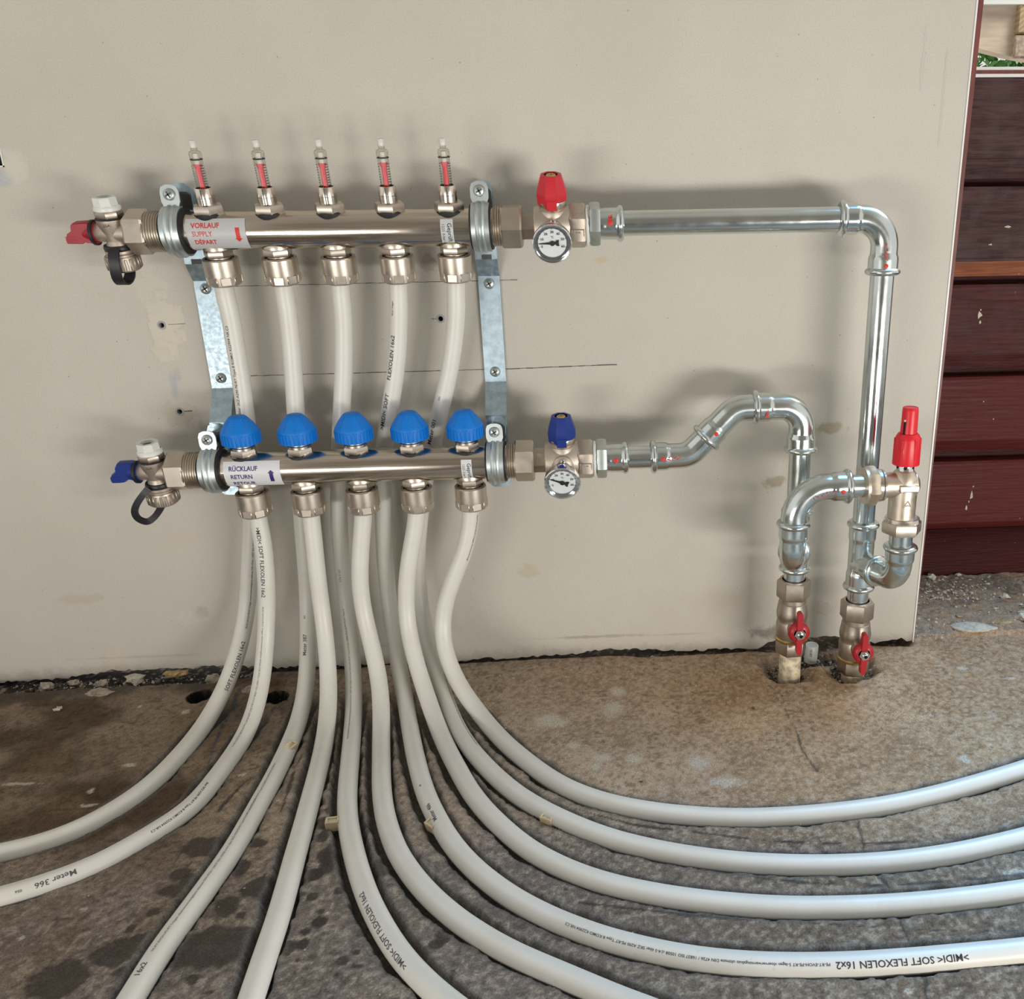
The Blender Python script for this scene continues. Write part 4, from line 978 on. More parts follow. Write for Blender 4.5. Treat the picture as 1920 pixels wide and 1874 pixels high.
# supply manifold
tS = thing('heating_manifold', 'steel manifold with red VORLAUF SUPPLY DEPART label and five flow meters', 'manifold', (.1, YU, ZU - RB), 'underfloor heating manifolds')
manifold_bar(tS, YU, ZU)
lab = wrap_label(tS, YU, ZU, -.0162, .0322, -62, 38, 'label_silver', 'label_plate'); lab['label'] = 'silver label with red VORLAUF SUPPLY DEPART lettering'
r = RB + .00045
g = G()
put_text(g, 'VORLAUF', .0060, wrap_fn(YU, ZU, -.0118, 9, r), .02, squeeze=.88)
put_text(g, 'SUPPLY', .0058, wrap_fn(YU, ZU, -.0118, -15, r), .006, squeeze=.86)
put_text(g, 'D\u00c9PART', .0056, wrap_fn(YU, ZU, -.0112, -40, r), .022, squeeze=.88)
build('lettering', g, 'ink_red', lab, recalc=False)
g = G(); arrow(g, wrap_fn(YU, ZU, .0255, -12, r), True); build('arrow', g, 'ink_red', lab, recalc=False)
stk = wrap_label(tS, YU, ZU, .1930, .2035, -50, 26, 'label_grey', 'test_sticker')
g = G(); put_text(g, 'Gepr\u00fcft', .0052, wrap_fn_rot(YU, ZU, .1988, 14, r), .008); put_text(g, '1225 0-bar 6', .0034, wrap_fn_rot(YU, ZU, .1942, 12, r), 0)
build('lettering', g, 'ink_black', stk, recalc=False)
fm = flow_meter(tS, 0, YU, ZU)
tilt(fm, YU, ZU, 11)
for i in range(1, 5):
    c = copy_tree(fm, (.05 * i, 0, 0))
for i in range(5):
    for q in outlet(tS, .05 * i, YU, ZU, (24, 2, 12, 10, 38)[i]): tilt(q, YU, ZU, 11)

# return manifold
tR = thing('heating_manifold', 'steel manifold with RUCKLAUF RETURN RETOUR label and five blue caps', 'manifold', (.1, YL, ZL - RB), 'underfloor heating manifolds')
manifold_bar(tR, YL, ZL)
lab = wrap_label(tR, YL, ZL, -.0152, .0345, -58, 40, 'label_white', 'label_plate'); lab['label'] = 'white label with navy RUCKLAUF RETURN RETOUR lettering'
g = G()
put_text(g, 'R\u00dcCKLAUF', .0060, wrap_fn(YL, ZL, -.0105, 8, r), .02, squeeze=.84)
put_text(g, 'RETURN', .0058, wrap_fn(YL, ZL, -.0098, -19, r), .02, squeeze=.88)
put_text(g, 'RETOUR', .0058, wrap_fn(YL, ZL, -.0092, -46, r), .02, squeeze=.88)
build('lettering', g, 'ink_navy', lab, recalc=False)
g = G(); arrow(g, wrap_fn(YL, ZL, .0262, -12, r), False); build('arrow', g, 'ink_navy', lab, recalc=False)
stk = wrap_label(tR, YL, ZL, .1955, .2050, -50, 24, 'label_white', 'test_sticker')
g = G(); put_text(g, 'Gepr\u00fcft', .0050, wrap_fn_rot(YL, ZL, .2008, 12, r), .008); put_text(g, '1225 0-bar 6', .0032, wrap_fn_rot(YL, ZL, .1966, 10, r), 0)
build('lettering', g, 'ink_black', stk, recalc=False)
for i in range(5): tilt(regulating_cap(tR, .05 * i, YL, ZL, (0, 12, 5, 20, 8)[i]), YL, ZL, 4)
for i in range(5):
    for q in outlet(tR, .05 * i, YL, ZL, (35, 3, 22, 8, 26)[i]): tilt(q, YL, ZL, 4)

# ------------------------------------------------------------------ drain valves at the free ends
def drain_valve(dy, dz, label, wing_mat, strap_kind):
    y, z = YU + dy, ZU + dz
    X = -.0812
    t = thing('drain_valve', label, 'valve', (X, y, z - .03), 'drain and fill valves')
    union(t, y, z, -.0682, -.0512, .0185, 14 if dz == 0 else 26)
    g = G()
    g.lathe((X, y, z), (0, 0, 1), [(.0072, -.010), (.0082, -.003), (.0090, .0), (.0100, .004), (.0112, .0088), (.0114, .0115), (.0108, .0118)], 32)
    g.lathe((X, y, z), (1, 0, 0), [(.0070, -.0150), (.0074, -.0145), (.0080, -.002), (.0088, .004), (.0092, .0135)], 28)
    g.lathe((X, y, z), (0, 0, 1), [(.0060, -.0205), (.0118, -.0203), (.0118, -.0175), (.0110, -.0170), (.0118, -.0160), (.0118, -.0140), (.0092, -.0128), (.0088, -.0090), (.0070, -.004)], 30)
    body = build('valve_body', g, 'nickel_cast', t)
    g = G(); put_text(g, '25A', .0034, plane_fn((X - .0022, y - .01135, z + .0068), (1, 0, 0), (0, .05, 1)), .01); build('stamp', g, 'ink_grey', body, recalc=False)
    g = G(); g.lathe((X, y, z), (0, 0, 1), [(.0112, .0112), (.0118, .0118), (.0112, .0126)], 28); build('seal_ring', g, 'rubber', t)
    g = G(); g.hexn((X, y, z), (0, 0, 1), .0114, .0125, .0182, 10, .05, 8); build('vent_base', g, 'nickel_dull', t)
    g = G()
    g.ring((X, y, z), (0, 0, 1), [(.0098, .0172), (.0102, .0185), (.0099, .0210), (.0095, .0282), (.0090, .0290), (.0058, .0290), (.0048, .0262), (.0048, .0172)], 8)
    g.ring((X, y, z), (0, 0, 1), [(.0096, .0176), (.0107, .0186), (.0105, .0208), (.0096, .0222)], 26)
    pl = build('vent_plug', g, 'white_plastic', t, angle=25)
    g = G(); g.lathe((X, y, z), (0, 0, 1), [(0, .0262), (.0051, .0265)], 16, cap=False); g.box((X, y, z + .0268), (.0070, .0014, .0012)); build('plug_slot', g, 'slot_grey', pl)
    g = G()
    g.lathe((X, y, z), (0, 0, 1), [(.0095, -.0315), (.0122, -.0312), (.0133, -.0300), (.0135, -.0200), (.0131, -.0188), (.0112, -.0186)], 44)
    for k in range(22):
        a = 2 * math.pi * k / 22
        g.box((X + math.sin(a) * .0134, y - math.cos(a) * .0134, z - .0250), (.0024, .0013, .0096), Matrix.Rotation(a, 3, 'Z'), bev=.0005)
    build('drain_cap', g, 'nickel_dull', t)
    g = G(); g.lathe((X - .0143, y, z), (-1, 0, 0), [(.0075, 0), (.0104, .0004), (.0104, .0026), (.0092, .003)], 26); build('handle_collar', g, 'rubber', t)
    k = .0000485
    if dz == 0: poly = [(600, 690), (560, 665), (310, 680), (262, 712), (240, 815), (150, 865), (100, 960), (104, 1026), (120, 1036), (360, 1040), (430, 1008), (490, 1030), (632, 1030)]
    else: poly = [(575, 655), (520, 640), (300, 650), (250, 720), (245, 800), (150, 865), (98, 950), (104, 1020), (125, 1032), (350, 1030), (450, 965), (500, 975), (560, 1000), (600, 990)]
    P = [((a - 606) * k, -(b - 868) * k) for a, b in poly]
    g = G(); g.prism(P, (-.0958, y + .0045, z), (1, 0, 0), (0, 0, 1), 0, .0110, inset=.10)
    g.lathe((-.1060, y, z), (1, 0, 0), [(.0030, 0), (.0066, .001), (.0080, .0060), (.0088, .0108)], 22)
    w = build('wing_handle', g, wing_mat, t)
    g = G()
    for q in range(3): g.box((-.1150 + q * .0004, y - .0064, z - .0022 - q * .0024), (.0080, .0008, .0006))
    build('grip_rib', g, wing_mat, w)
    if strap_kind == 0:
        path = [(X + .002, y - .0115, z - .0112), (X + .0016, y - .0145, z - .0128), (X + .001, y - .0170, z - .0180), (X, y - .0178, z - .0260), (X - .0012, y - .0165, z - .0340), (X - .0012, y - .0130, z - .0395),
                (X - .0008, y - .0085, z - .0412), (X + .001, y - .0040, z - .0395), (X + .003, y - .0015, z - .0350), (X + .003, y, z - .0314)]
        path = catmull(path, 5); wd = (1, 0, 0); hw = .0043
        g = G(); g.ribbon(path, hw, .0016, wd)
    else:
        y2 = y - .0125
        path = [(X - .0040, y2, z - .0105), (X - .0085, y2 - .002, z - .0150), (X - .0160, y2 - .003, z - .0235), (X - .0208, y2 - .003, z - .0320), (X - .0205, y2 - .002, z - .0400), (X - .0145, y2, z - .0448),
                (X - .0085, y2 + .004, z - .0420), (X - .0040, y2 + .009, z - .0365), (X - .0015, y2 + .0125, z - .0312)]
        path = catmull(path, 5)
        g = G(); g.ribbon(path, .0013, .0056, (0, 1, 0))
    g.ring((X, y, z), (0, 0, 1), [(.0086, -.0128), (.0116, -.0134), (.0120, -.0118), (.0112, -.0098), (.0086, -.0098)], 28)
    build('cap_strap', g, 'strap', t)
    return t
o = drain_valve(0, 0, 'nickel drain and vent valve with a red wing handle and white plug', 'red_wing', 0); tilt(o, YU, ZU, 13)
o = drain_valve(YL - YU, ZL - ZU, 'nickel drain and vent valve with a blue wing handle and looped strap', 'blue_handle', 1); tilt(o, YL, ZL, 10)

# ------------------------------------------------------------------ ball valves with thermometer
def gauge_valve(y, z, label, hmat, needle, xo):
    X = .2876
    t = thing('ball_valve', label, 'valve', (X, y, z - .02), 'ball valves with thermometers')
    union(t, y, z, .2432, .2610, .0191, 8 if xo == 0 else 20)
    g = G(); g.lathe((.2605, y, z), (1, 0, 0), [(.0118, 0), (.0112, .0005), (.0112, .0115)], 6, phase=12)
    build('tail_piece', g, 'nickel_dull', t)
    g = G()
    g.lathe((.2712, y, z), (1, 0, 0), [(.0120, 0), (.0160, .0003), (.0166, .0012), (.0164, .0300), (.0150, .0318)], 36)
    g.lathe((X, y, z), (0, 0, 1), [(.0128, 0), (.0128, .0125), (.0118, .0150), (.0080, .0165)], 30)
    g.lathe((X, y, z), (0, -1, 0), [(.0100, 0), (.0100, .0165), (.0078, .0185), (.0062, .0190)], 24)
    body = build('valve_body', g, 'nickel_cast', t)
    g = G(); g.hexn((.3020, y, z), (1, 0, 0), .0189, 0, .0135, 24, .07); hx = build('hex_end', g, 'nickel_cast', t)
    # embossed size mark
    a = math.radians(24 + 30); ny = Vector((0, -math.cos(math.radians(-6)), math.sin(math.radians(-6))))
    c = Vector((.3085, y, z)) + ny * (.0189 * math.cos(math.radians(30)) + .0002)
    up = Vector((1, 0, 0)).cross(ny) * -1
    if up.z < 0: up = -up
    g = G(); put_text(g, '1"', .0062, plane_fn(c - Vector((.0028, 0, 0)) - up * .0022, (1, 0, 0), up), .012); build('size_mark', g, 'nickel_dull', hx, recalc=False)
    g = G()
    for (u0, v0, u1, v1) in ((-.0050, -.0040, .0050, -.0034), (-.0050, .0040, .0050, .0046), (-.0056, -.0040, -.0050, .0046), (.0050, -.0040, .0056, .0046)):
        o0 = c + Vector((1, 0, 0)) * ((u0 + u1) / 2) + up * ((v0 + v1) / 2)
        g.box(o0, (u1 - u0, .0006, v1 - v0))
    build('size_frame', g, 'nickel_bright', hx)
    g = G(); g.lathe((.3152, y, z), (1, 0, 0), [(.0140, 0), (.0166, .0006), (.0171, .0016), (.0162, .0030), (.0140, .0040)], 30, mod=lambda i: 1 + .012 * math.sin(i * 2.4)); build('thread_seal', g, 'white_plastic', t)
    # handle
    g = G(); g.lathe((X, y, z), (0, 0, 1), [(.0108, .0150), (.0118, .0172), (.0124, .0215), (.0120, .0230), (.0095, .0240), (.006, .0270)], 28, phase=10); build('bonnet', g, 'nickel_bright', t)
    g = G()
    g.ring((X, y, z), (0, 0, 1), [(.0105, .0160), (.0131, .0205), (.0137, .0270), (.0134, .0300), (.0097, .0420), (.0092, .0432), (.0086, .0436), (.0064, .0436), (.0062, .0400), (.0060, .0240)], 8)
    g.v = [v for v in g.v]
    # octagonal, a flat towards the room; the skirt stands higher on one side
    ang = math.radians(22.5); out = []
    for (vx, vy, vz) in g.v:
        dx, dy = vx - X, vy - y; q = (dx * math.cos(ang) - dy * math.sin(ang), dx * math.sin(ang) + dy * math.cos(ang))
        nz = vz
        if vz < z + .0250 and q[0] > .004: nz = max(vz, z + .0235)
        out.append((X + q[0], y + q[1], nz))
    g.v = out
    kn = build('handle', g, hmat, t, angle=22)
    g = G(); g.box((X - .0002, y - .0127, z + .0212), (.0088, .0012, .0080), bev=.0004); build('handle_tab', g, hmat, kn)
    g = G(); g.lathe((X, y, z), (0, 0, 1), [(.0060, .0400), (.0061, .0405), (0, .0406)], 20); build('recess', g, 'dark_hole', kn)
    g = G(); g.lathe((X, y, z), (0, 0, 1), [(.0042, .0400), (.0042, .0428), (.0036, .0434), (.0028, .0434), (.0026, .0426), (0, .0426)], 22); build('spindle', g, 'brass', kn)
    for q in list(t.children):
        if not q.name.startswith(('union_nut', 'tail_piece')): tilt(q, y, z, 19 if xo == 0 else 9)
    # thermometer pushed into the body, its face tilted a little down
    c = Vector((.2869, y - .0318, z - .0136)); n = Vector((0, -.96, -.28)).normalized(); u = Vector((1, 0, 0)); v = n.cross(u) * 1.0
    if v.z < 0: v = -v
    th = G(); th.ring(c, n, [(.0120, -.0075), (.0160, -.0070), (.0165, -.0030), (.0165, .0008), (.0158, .0016), (.0148, .0014), (.0146, -.0016), (.0120, -.0016)], 48)
    th.lathe(c, -n, [(.0125, .0072), (.0060, .0080), (.0060, .0190), (0, .0190)], 28)
    th_o = build('thermometer', th, 'chrome', t)
    g = G(); g.lathe(c, n, [(.0147, -.0019), (0, -.0018)], 40, cap=False); build('dial_face', g, 'dial', th_o)
    fn = lambda x, y_: c + n * (-.0014) + u * x + v * y_
    g = G()
    for val, ad in zip((0, 10, 20, 30, 40, 50, 60), (198, 160, 124, 90, 56, 20, -18)):
        a = math.radians(ad); cx, cy = .0092 * math.cos(a), .0092 * math.sin(a)
        put_text(g, str(val), .0030, (lambda cx, cy: (lambda x, y_: fn(cx + x, cy + y_ - .0010)))(cx, cy), .012, center=True)
    put_text(g, '\u00b0C', .0025, lambda x, y_: fn(x, y_ + .0042), .01, center=True)
    for k in range(13):
        a = math.radians(198 - 18 * k); ca, sa = math.cos(a), math.sin(a); L0, L1 = (.0118 if k % 2 else .0112), .0132; b0 = len(g.v)
        for rr, ww in ((L0, -1), (L0, 1), (L1, 1), (L1, -1)): g.v.append(tuple(fn(ca * rr - sa * ww * .00016, sa * rr + ca * ww * .00016)))
        g.f.append((b0, b0 + 1, b0 + 2, b0 + 3))
    build('dial_numeral', g, 'ink_black', th_o, recalc=False)
    g = G(); a = math.radians(needle); e1 = u * math.cos(a) + v * math.sin(a); e2 = n.cross(e1)
    g.prism([(.0118, 0), (.0105, .0003), (0, .0010), (-.0030, .0010), (-.0034, .0022), (-.0058, .0026), (-.0054, 0), (-.0058, -.0026), (-.0034, -.0022), (-.0030, -.0010), (0, -.0010), (.0105, -.0003)], c - n * .0008, e1, e2, -.0002, .0004)
    g.lathe(c - n * .0010, n, [(.0021, 0), (.0021, .0010), (0, .0011)], 18)
    build('pointer', g, 'rubber', th_o)
    g = G(); g.lathe(c, n, [(.0148, .0011), (0, .00115)], 32, cap=False); build('gauge_glass', g, 'pane_glass', th_o)
    screw('clamp_screw', (X + .0004, y - .0205, z + .0030), (0, -.9, .3), .0026, t, 'chrome')
    return t

gauge_valve(YU, ZU, 'ball valve with a red handle and dial thermometer', 'red_handle', 182, 0)
gauge_valve(YL, ZL, 'ball valve with a blue handle and dial thermometer', 'blue_handle', 160, 1)

# ------------------------------------------------------------------ pressed steel pipework
RP = .0106
def polyarc(pts, rad, step=.0012):
    """path through corner points with rounded corners"""
    pts = [Vector(p) for p in pts]; out = [pts[0]]
    for i in range(1, len(pts) - 1):
        a, b, c = pts[i - 1], pts[i], pts[i + 1]; r_ = rad[i - 1] if hasattr(rad, '__len__') else rad
        d1, d2 = (a - b).normalized(), (c - b).normalized(); ang = d1.angle(d2); tl = r_ / math.tan(ang / 2)
        p1, p2 = b + d1 * tl, b + d2 * tl
        cen = b + (d1 + d2).normalized() * (r_ / math.sin(ang / 2))
        n = 18; v1, v2 = p1 - cen, p2 - cen; tot = v1.angle(v2); ax = v1.cross(v2).normalized()
        for k in range(n + 1): out.append(cen + Matrix.Rotation(tot * k / n, 3, ax) @ v1)
    out.append(pts[-1])
    s = [0.0]
    for p, q in zip(out[:-1], out[1:]): s.append(s[-1] + (q - p).length)
    m = int(s[-1] / step); A = np.array(out); u = np.linspace(0, s[-1], m + 1)
    return [Vector(q) for q in np.array([np.interp(u, s, A[:, i]) for i in range(3)]).T], u, s[-1]

def fit_radius(u, L, end0, end1, sock=.0150, rb=.0158, rs=.0133, rc=.0120):
    out = []
    for x in u:
        r_ = rc
        for e, dd in ((end0, x), (end1, L - x)):
            if e:
                if dd < .0062:
                    r_ = max(r_, .0119 + (rb - .0119) * math.sqrt(max(0, 1 - ((dd - .0030) / .0032) ** 2)))
                if .004 < dd < sock: r_ = max(r_, rs)
                elif sock <= dd < sock + .003: r_ = max(r_, rs + (rc - rs) * ((dd - sock) / .003))
        out.append(r_)
    return out

def fitting(name, parent, pts, rad, end0, end1, material='zinc', **kw):
    P, u, L = polyarc(pts, rad)
    g = G(); g.tube(P, fit_radius(u, L, end0, end1, **kw), 28)
    return build(name, g, material, parent, angle=50)

def red_mark(parent, c, n, r, extra=None):
    n = Vector(n).normalized(); a, u, v = frame(n); g = G()
    # small painted dot bent round the fitting is thin enough to lie flat
    g.lathe(Vector(c), n, [(r, -.0014), (r, 0), (r * .85, .0002), (0, .0003)], 16)
    if extra:
        rr = random.Random(int(c[0] * 1e5))
        ex = Vector(extra)
        for k in range(14):
            p = Vector(c) + ex * (.25 + .75 * k / 13)
            side = n.cross(ex).normalized() * rr.uniform(-.0016, .0016)
            g.box(p + side, (rr.uniform(.0004, .0012), rr.uniform(.0004, .0012), rr.uniform(.0004, .0014)))
    return build('red_mark', g, 'ink_red', parent)

def adapter(t, y, z, mark=True):
    g = G(); g.hexn((.3190, y, z), (1, 0, 0), .0184, 0, .0090, 20, .05)
    build('adapter_nut', g, 'zinc_dull', t)
    g = G(); g.lathe((.3165, y, z), (1, 0, 0), [(.0140, 0), (.0162, .0004), (.0162, .0022), (.0140, .0026)], 32); build('adapter_flange', g, 'zinc', t)
    o = fitting('press_adapter', t, [(.3484, y, z), (.3270, y, z)], .01, True, False, rc=.0129, rb=.0153)
    red_mark(o, (.3365, y - .0134, z + .0010), (0, -1, .1), .0024, (0, 0, .0062) if mark else None)

# supply run
t = thing('steel_pipe_run', 'long galvanised pipe run from the red ball valve across and down', 'pipe', (.5777, -.06, 0), 'galvanised pipe runs')
adapter(t, YU, ZU + .0012)
ZP = ZU + .0014
g = G(); g.tube([(.3400, YU, ZP), (.5480, -.0585, ZP + .001)], RP, 28); build('straight_pipe', g, 'zinc', t)
XR, YR = .5777, -.0605
e = fitting('press_elbow', t, [(.5360, -.0582, ZP + .001), (XR, YR, ZP + .001), (XR, YR, .3975)], .024, True, True)
red_mark(e, (XR - .0015, YR - .0134, .4060), (0, -1, 0), .0019, (-.001, .0008, .018))
g = G(); g.tube([(XR, YR, .4060), (XR, YR, .1550)], RP, 28); build('straight_pipe', g, 'zinc', t)
g = G()
P, u, L = polyarc([(XR, YR, .1655), (XR, YR, .0935)], .01)
g.tube(P, fit_radius(u, L, True, True, sock=.017, rc=.0124), 28)
BR = Vector((XR + .0195, YR - .052, .1230))
br0 = Vector((XR, YR, .1215)); bd = (BR - br0).normalized()
P, u, L = polyarc([br0 + bd * .0285, br0], .01)
g.tube(P, fit_radius(u, L, True, False, sock=.0150, rc=.0126), 28)
build('press_tee', g, 'zinc', t, angle=50)
g = G(); g.tube([(XR, YR, .1030), (XR, YR, .0690)], RP, 28); build('straight_pipe', g, 'zinc', t)

# return run
t = thing('steel_pipe_run', 'swan-neck galvanised pipe run bending up and over from the blue ball valve', 'pipe', (.511, -.062, 0), 'galvanised pipe runs')
adapter(t, YL, ZL, False)
z0 = ZL
g = G(); g.tube([(.3400, YL, z0), (.3800, YL, z0)], RP, 28); build('straight_pipe', g, 'zinc', t)
e = fitting('press_elbow', t, [(.3690, YL, z0), (.4050, YL, z0 + .0005), (.4250, YL, z0 + .0205)], .020, True, False)
red_mark(e, (.3800, YL - .0134, z0 + .0010), (0, -1, .1), .0021, (.016, .0012, .001))
e = fitting('press_elbow', t, [(.4195, YL, .2520), (.4480, YL, .2812), (.4700, YL, .2815)], .022, True, False)
red_mark(e, (.4290, YL - .0134, .2605), (0, -1, .1), .0021)
XL_ = .5113
e = fitting('press_elbow', t, [(.4640, YL, .2815), (XL_, YL, .2815), (XL_, YL, .2375)], .021, True, True)
red_mark(e, (.4760, YL - .0134, .2790), (0, -1, .1), .0009, (0, 0, -.005))
g = G(); g.tube([(XL_, YL, .2450), (XL_, YL, .1700)], RP, 28); build('straight_pipe', g, 'zinc', t)
g = G()
P, u, L = polyarc([(XL_, YL, .1820), (XL_, YL, .1165)], .01)
g.tube(P, fit_radius(u, L, True, True, sock=.017, rc=.0124), 28)
BL = Vector((.4958, -.112, .1450)); bl0 = Vector((XL_, YL, .1455)); bd2 = (BL - bl0).normalized()
P, u, L = polyarc([bl0 + bd2 * .0270, bl0], .01)
g.tube(P, fit_radius(u, L, True, False, sock=.0150, rc=.0126), 28)
build('press_tee', g, 'zinc', t, angle=50)
g = G(); g.tube([(XL_, YL, .1250), (XL_, YL, .0950)], RP, 28); build('straight_pipe', g, 'zinc', t)

# bypass between the two risers, with its red capped relief valve
t = thing('bypass_pipe', 'galvanised bypass arching from the shorter riser to the brass relief valve', 'pipe', (.53, -.11, .17), 'galvanised pipe runs')
BY = -.112; BZ = .2178; BX = .5951
fitting('press_elbow', t, [bl0 + bd2 * .0265, BL, (BL.x, BY, .1865)], .016, False, True)
e = fitting('press_elbow', t, [(BL.x, BY, .1800), (BL.x, BY, BZ), (.5462, BY, BZ)], .0300, False, True)
red_mark(e, (.5360, BY - .0134, BZ - .0010), (0, -1, .0), .0021, (-.026, .0010, -.0045))
g = G(); g.tube([(.5400, BY, BZ), (.5680, BY, BZ)], RP, 28); build('straight_pipe', g, 'zinc', t)
t = thing('bypass_pipe', 'short galvanised elbow hanging under the brass relief valve', 'pipe', (BX, BY, .12), 'galvanised pipe runs')
e = fitting('press_elbow', t, [br0 + bd * .0280, Vector((BX + .0022, BY, .1235)), (BX + .0022, BY, .1600)], .0165, False, True)
red_mark(e, (BX + .0022 - .0118, BY - .0052, .1490), (-.92, -.4, 0), .0019)
g = G(); g.tube([(BX + .0022, BY, .1520), (BX + .0015, BY, .1760)], RP, 28); build('straight_pipe', g, 'zinc', t)

t = thing('relief_valve', 'brass bypass relief valve with a tall red plastic cap', 'valve', (BX, BY, .19))
g = G(); g.hexn((.5598, BY, BZ), (1, 0, 0), .0180, 0, .0098, 10, .06)
g.lathe((.5575, BY, BZ), (1, 0, 0), [(.0120, 0), (.0165, .0004), (.0165, .0030)], 32)
build('union_nut', g, 'brass_nickel', t)
g = G(); g.lathe((.5690, BY, BZ), (1, 0, 0), [(.0150, 0), (.0152, .0035), (.0130, .0042), (.0146, .0050), (.0146, .0066), (.0120, .0070)], 32); build('collar', g, 'nickel_bright', t)
g = G()
g.lathe((.5735, BY, BZ), (1, 0, 0), [(.0118, 0), (.0116, .0060), (.0122, .0200), (.0128, .0240), (.0118, .0310), (.0070, .0345), (0, .0350)], 32)
g.lathe((BX, BY, BZ), (0, 0, 1), [(.0110, -.0325), (.0124, -.0320), (.0124, -.0100), (.0128, 0), (.0120, .0085), (.0088, .0130), (.0078, .0140)], 32)
body = build('valve_body', g, 'brass_nickel', t)
g = G(); g.box((BX + .0010, BY - .0127, BZ - .0005), (.0180, .0022, .0062), bev=.0009); build('cast_pad', g, 'brass_nickel', body)
g = G()
for sx in (-1, 1):
    g.tube([(BX + .0006, BY - .0124, BZ - .0118), (BX + .0006 + sx * .0022, BY - .0125, BZ - .0155), (BX + .0006 + sx * .0046, BY - .0122, BZ - .0180)], .0005, 6)
g.tube([(BX - .0030, BY - .0124, BZ - .0172), (BX + .0006, BY - .0128, BZ - .0160), (BX + .0042, BY - .0124, BZ - .0172)], .0004, 6)
build('cast_mark', g, 'brass_nickel', body)
g = G(); g.lathe((BX + .0015, BY, .1868), (0, 0, -1), [(.0120, -.0006), (.0152, 0), (.0160, .0030), (.0165, .0034)], 32); build('collar', g, 'nickel_bright', t)
g = G(); g.hexn((BX + .0015, BY, .1868), (0, 0, -1), .0182, .0030, .0150, 34, .07); build('union_nut', g, 'brass_nickel', t)
g = G(); g.lathe((BX, BY, .2300), (0, 0, 1), [(.0082, 0), (.0078, .0006), (.0078, .0090)], 26); nk = build('spindle_neck', g, 'chrome', t)
g = G()
for a in (-.35, .75, 1.8, -1.4): g.lathe((BX + math.sin(a) * .0077, BY - math.cos(a) * .0077, .2350), (math.sin(a), -math.cos(a), 0), [(.0016, 0), (.0016, .0003), (0, .0004)], 12)
build('scale_hole', g, 'dark_hole', nk)
g = G()
g.ring((BX, BY, 0), (0, 0, 1), [(.0118, .2372), (.0120, .2380), (.0110, .2600), (.0106, .2625), (.0088, .2655), (.0078, .2655), (.0078, .2372)], 36)
for k in range(6):
    a = math.radians(20 + 60 * k); g.box((BX + math.sin(a) * .0112, BY - math.cos(a) * .0112, .2500), (.0030, .0014, .0230), Matrix.Rotation(a, 3, 'Z'), bev=.0005)
cp = build('red_cap', g, 'red_cap', t)
g = G(); g.lathe((BX, BY, 0), (0, 0, 1), [(.0076, .2630), (.0074, .2655), (.0070, .2860), (.0066, .2884), (.0062, .2888), (.0060, .2884), (0, .2884)], 32); tp = build('cap_top', g, 'red_cap', cp)
a = math.radians(-52)
g = G(); g.box((BX + math.sin(a) * .0068, BY - math.cos(a) * .0068, .2710), (.0026, .0012, .0140), Matrix.Rotation(a, 3, 'Z'), bev=.0004); build('cap_slot', g, 'dark_hole', cp)
g = G(); g.box((BX + math.sin(a) * .0070, BY - math.cos(a) * .0070, .2775), (.0022, .0012, .0020), Matrix.Rotation(a, 3, 'Z'), bev=.0004); build('slot_marker', g, 'white_plastic', cp)

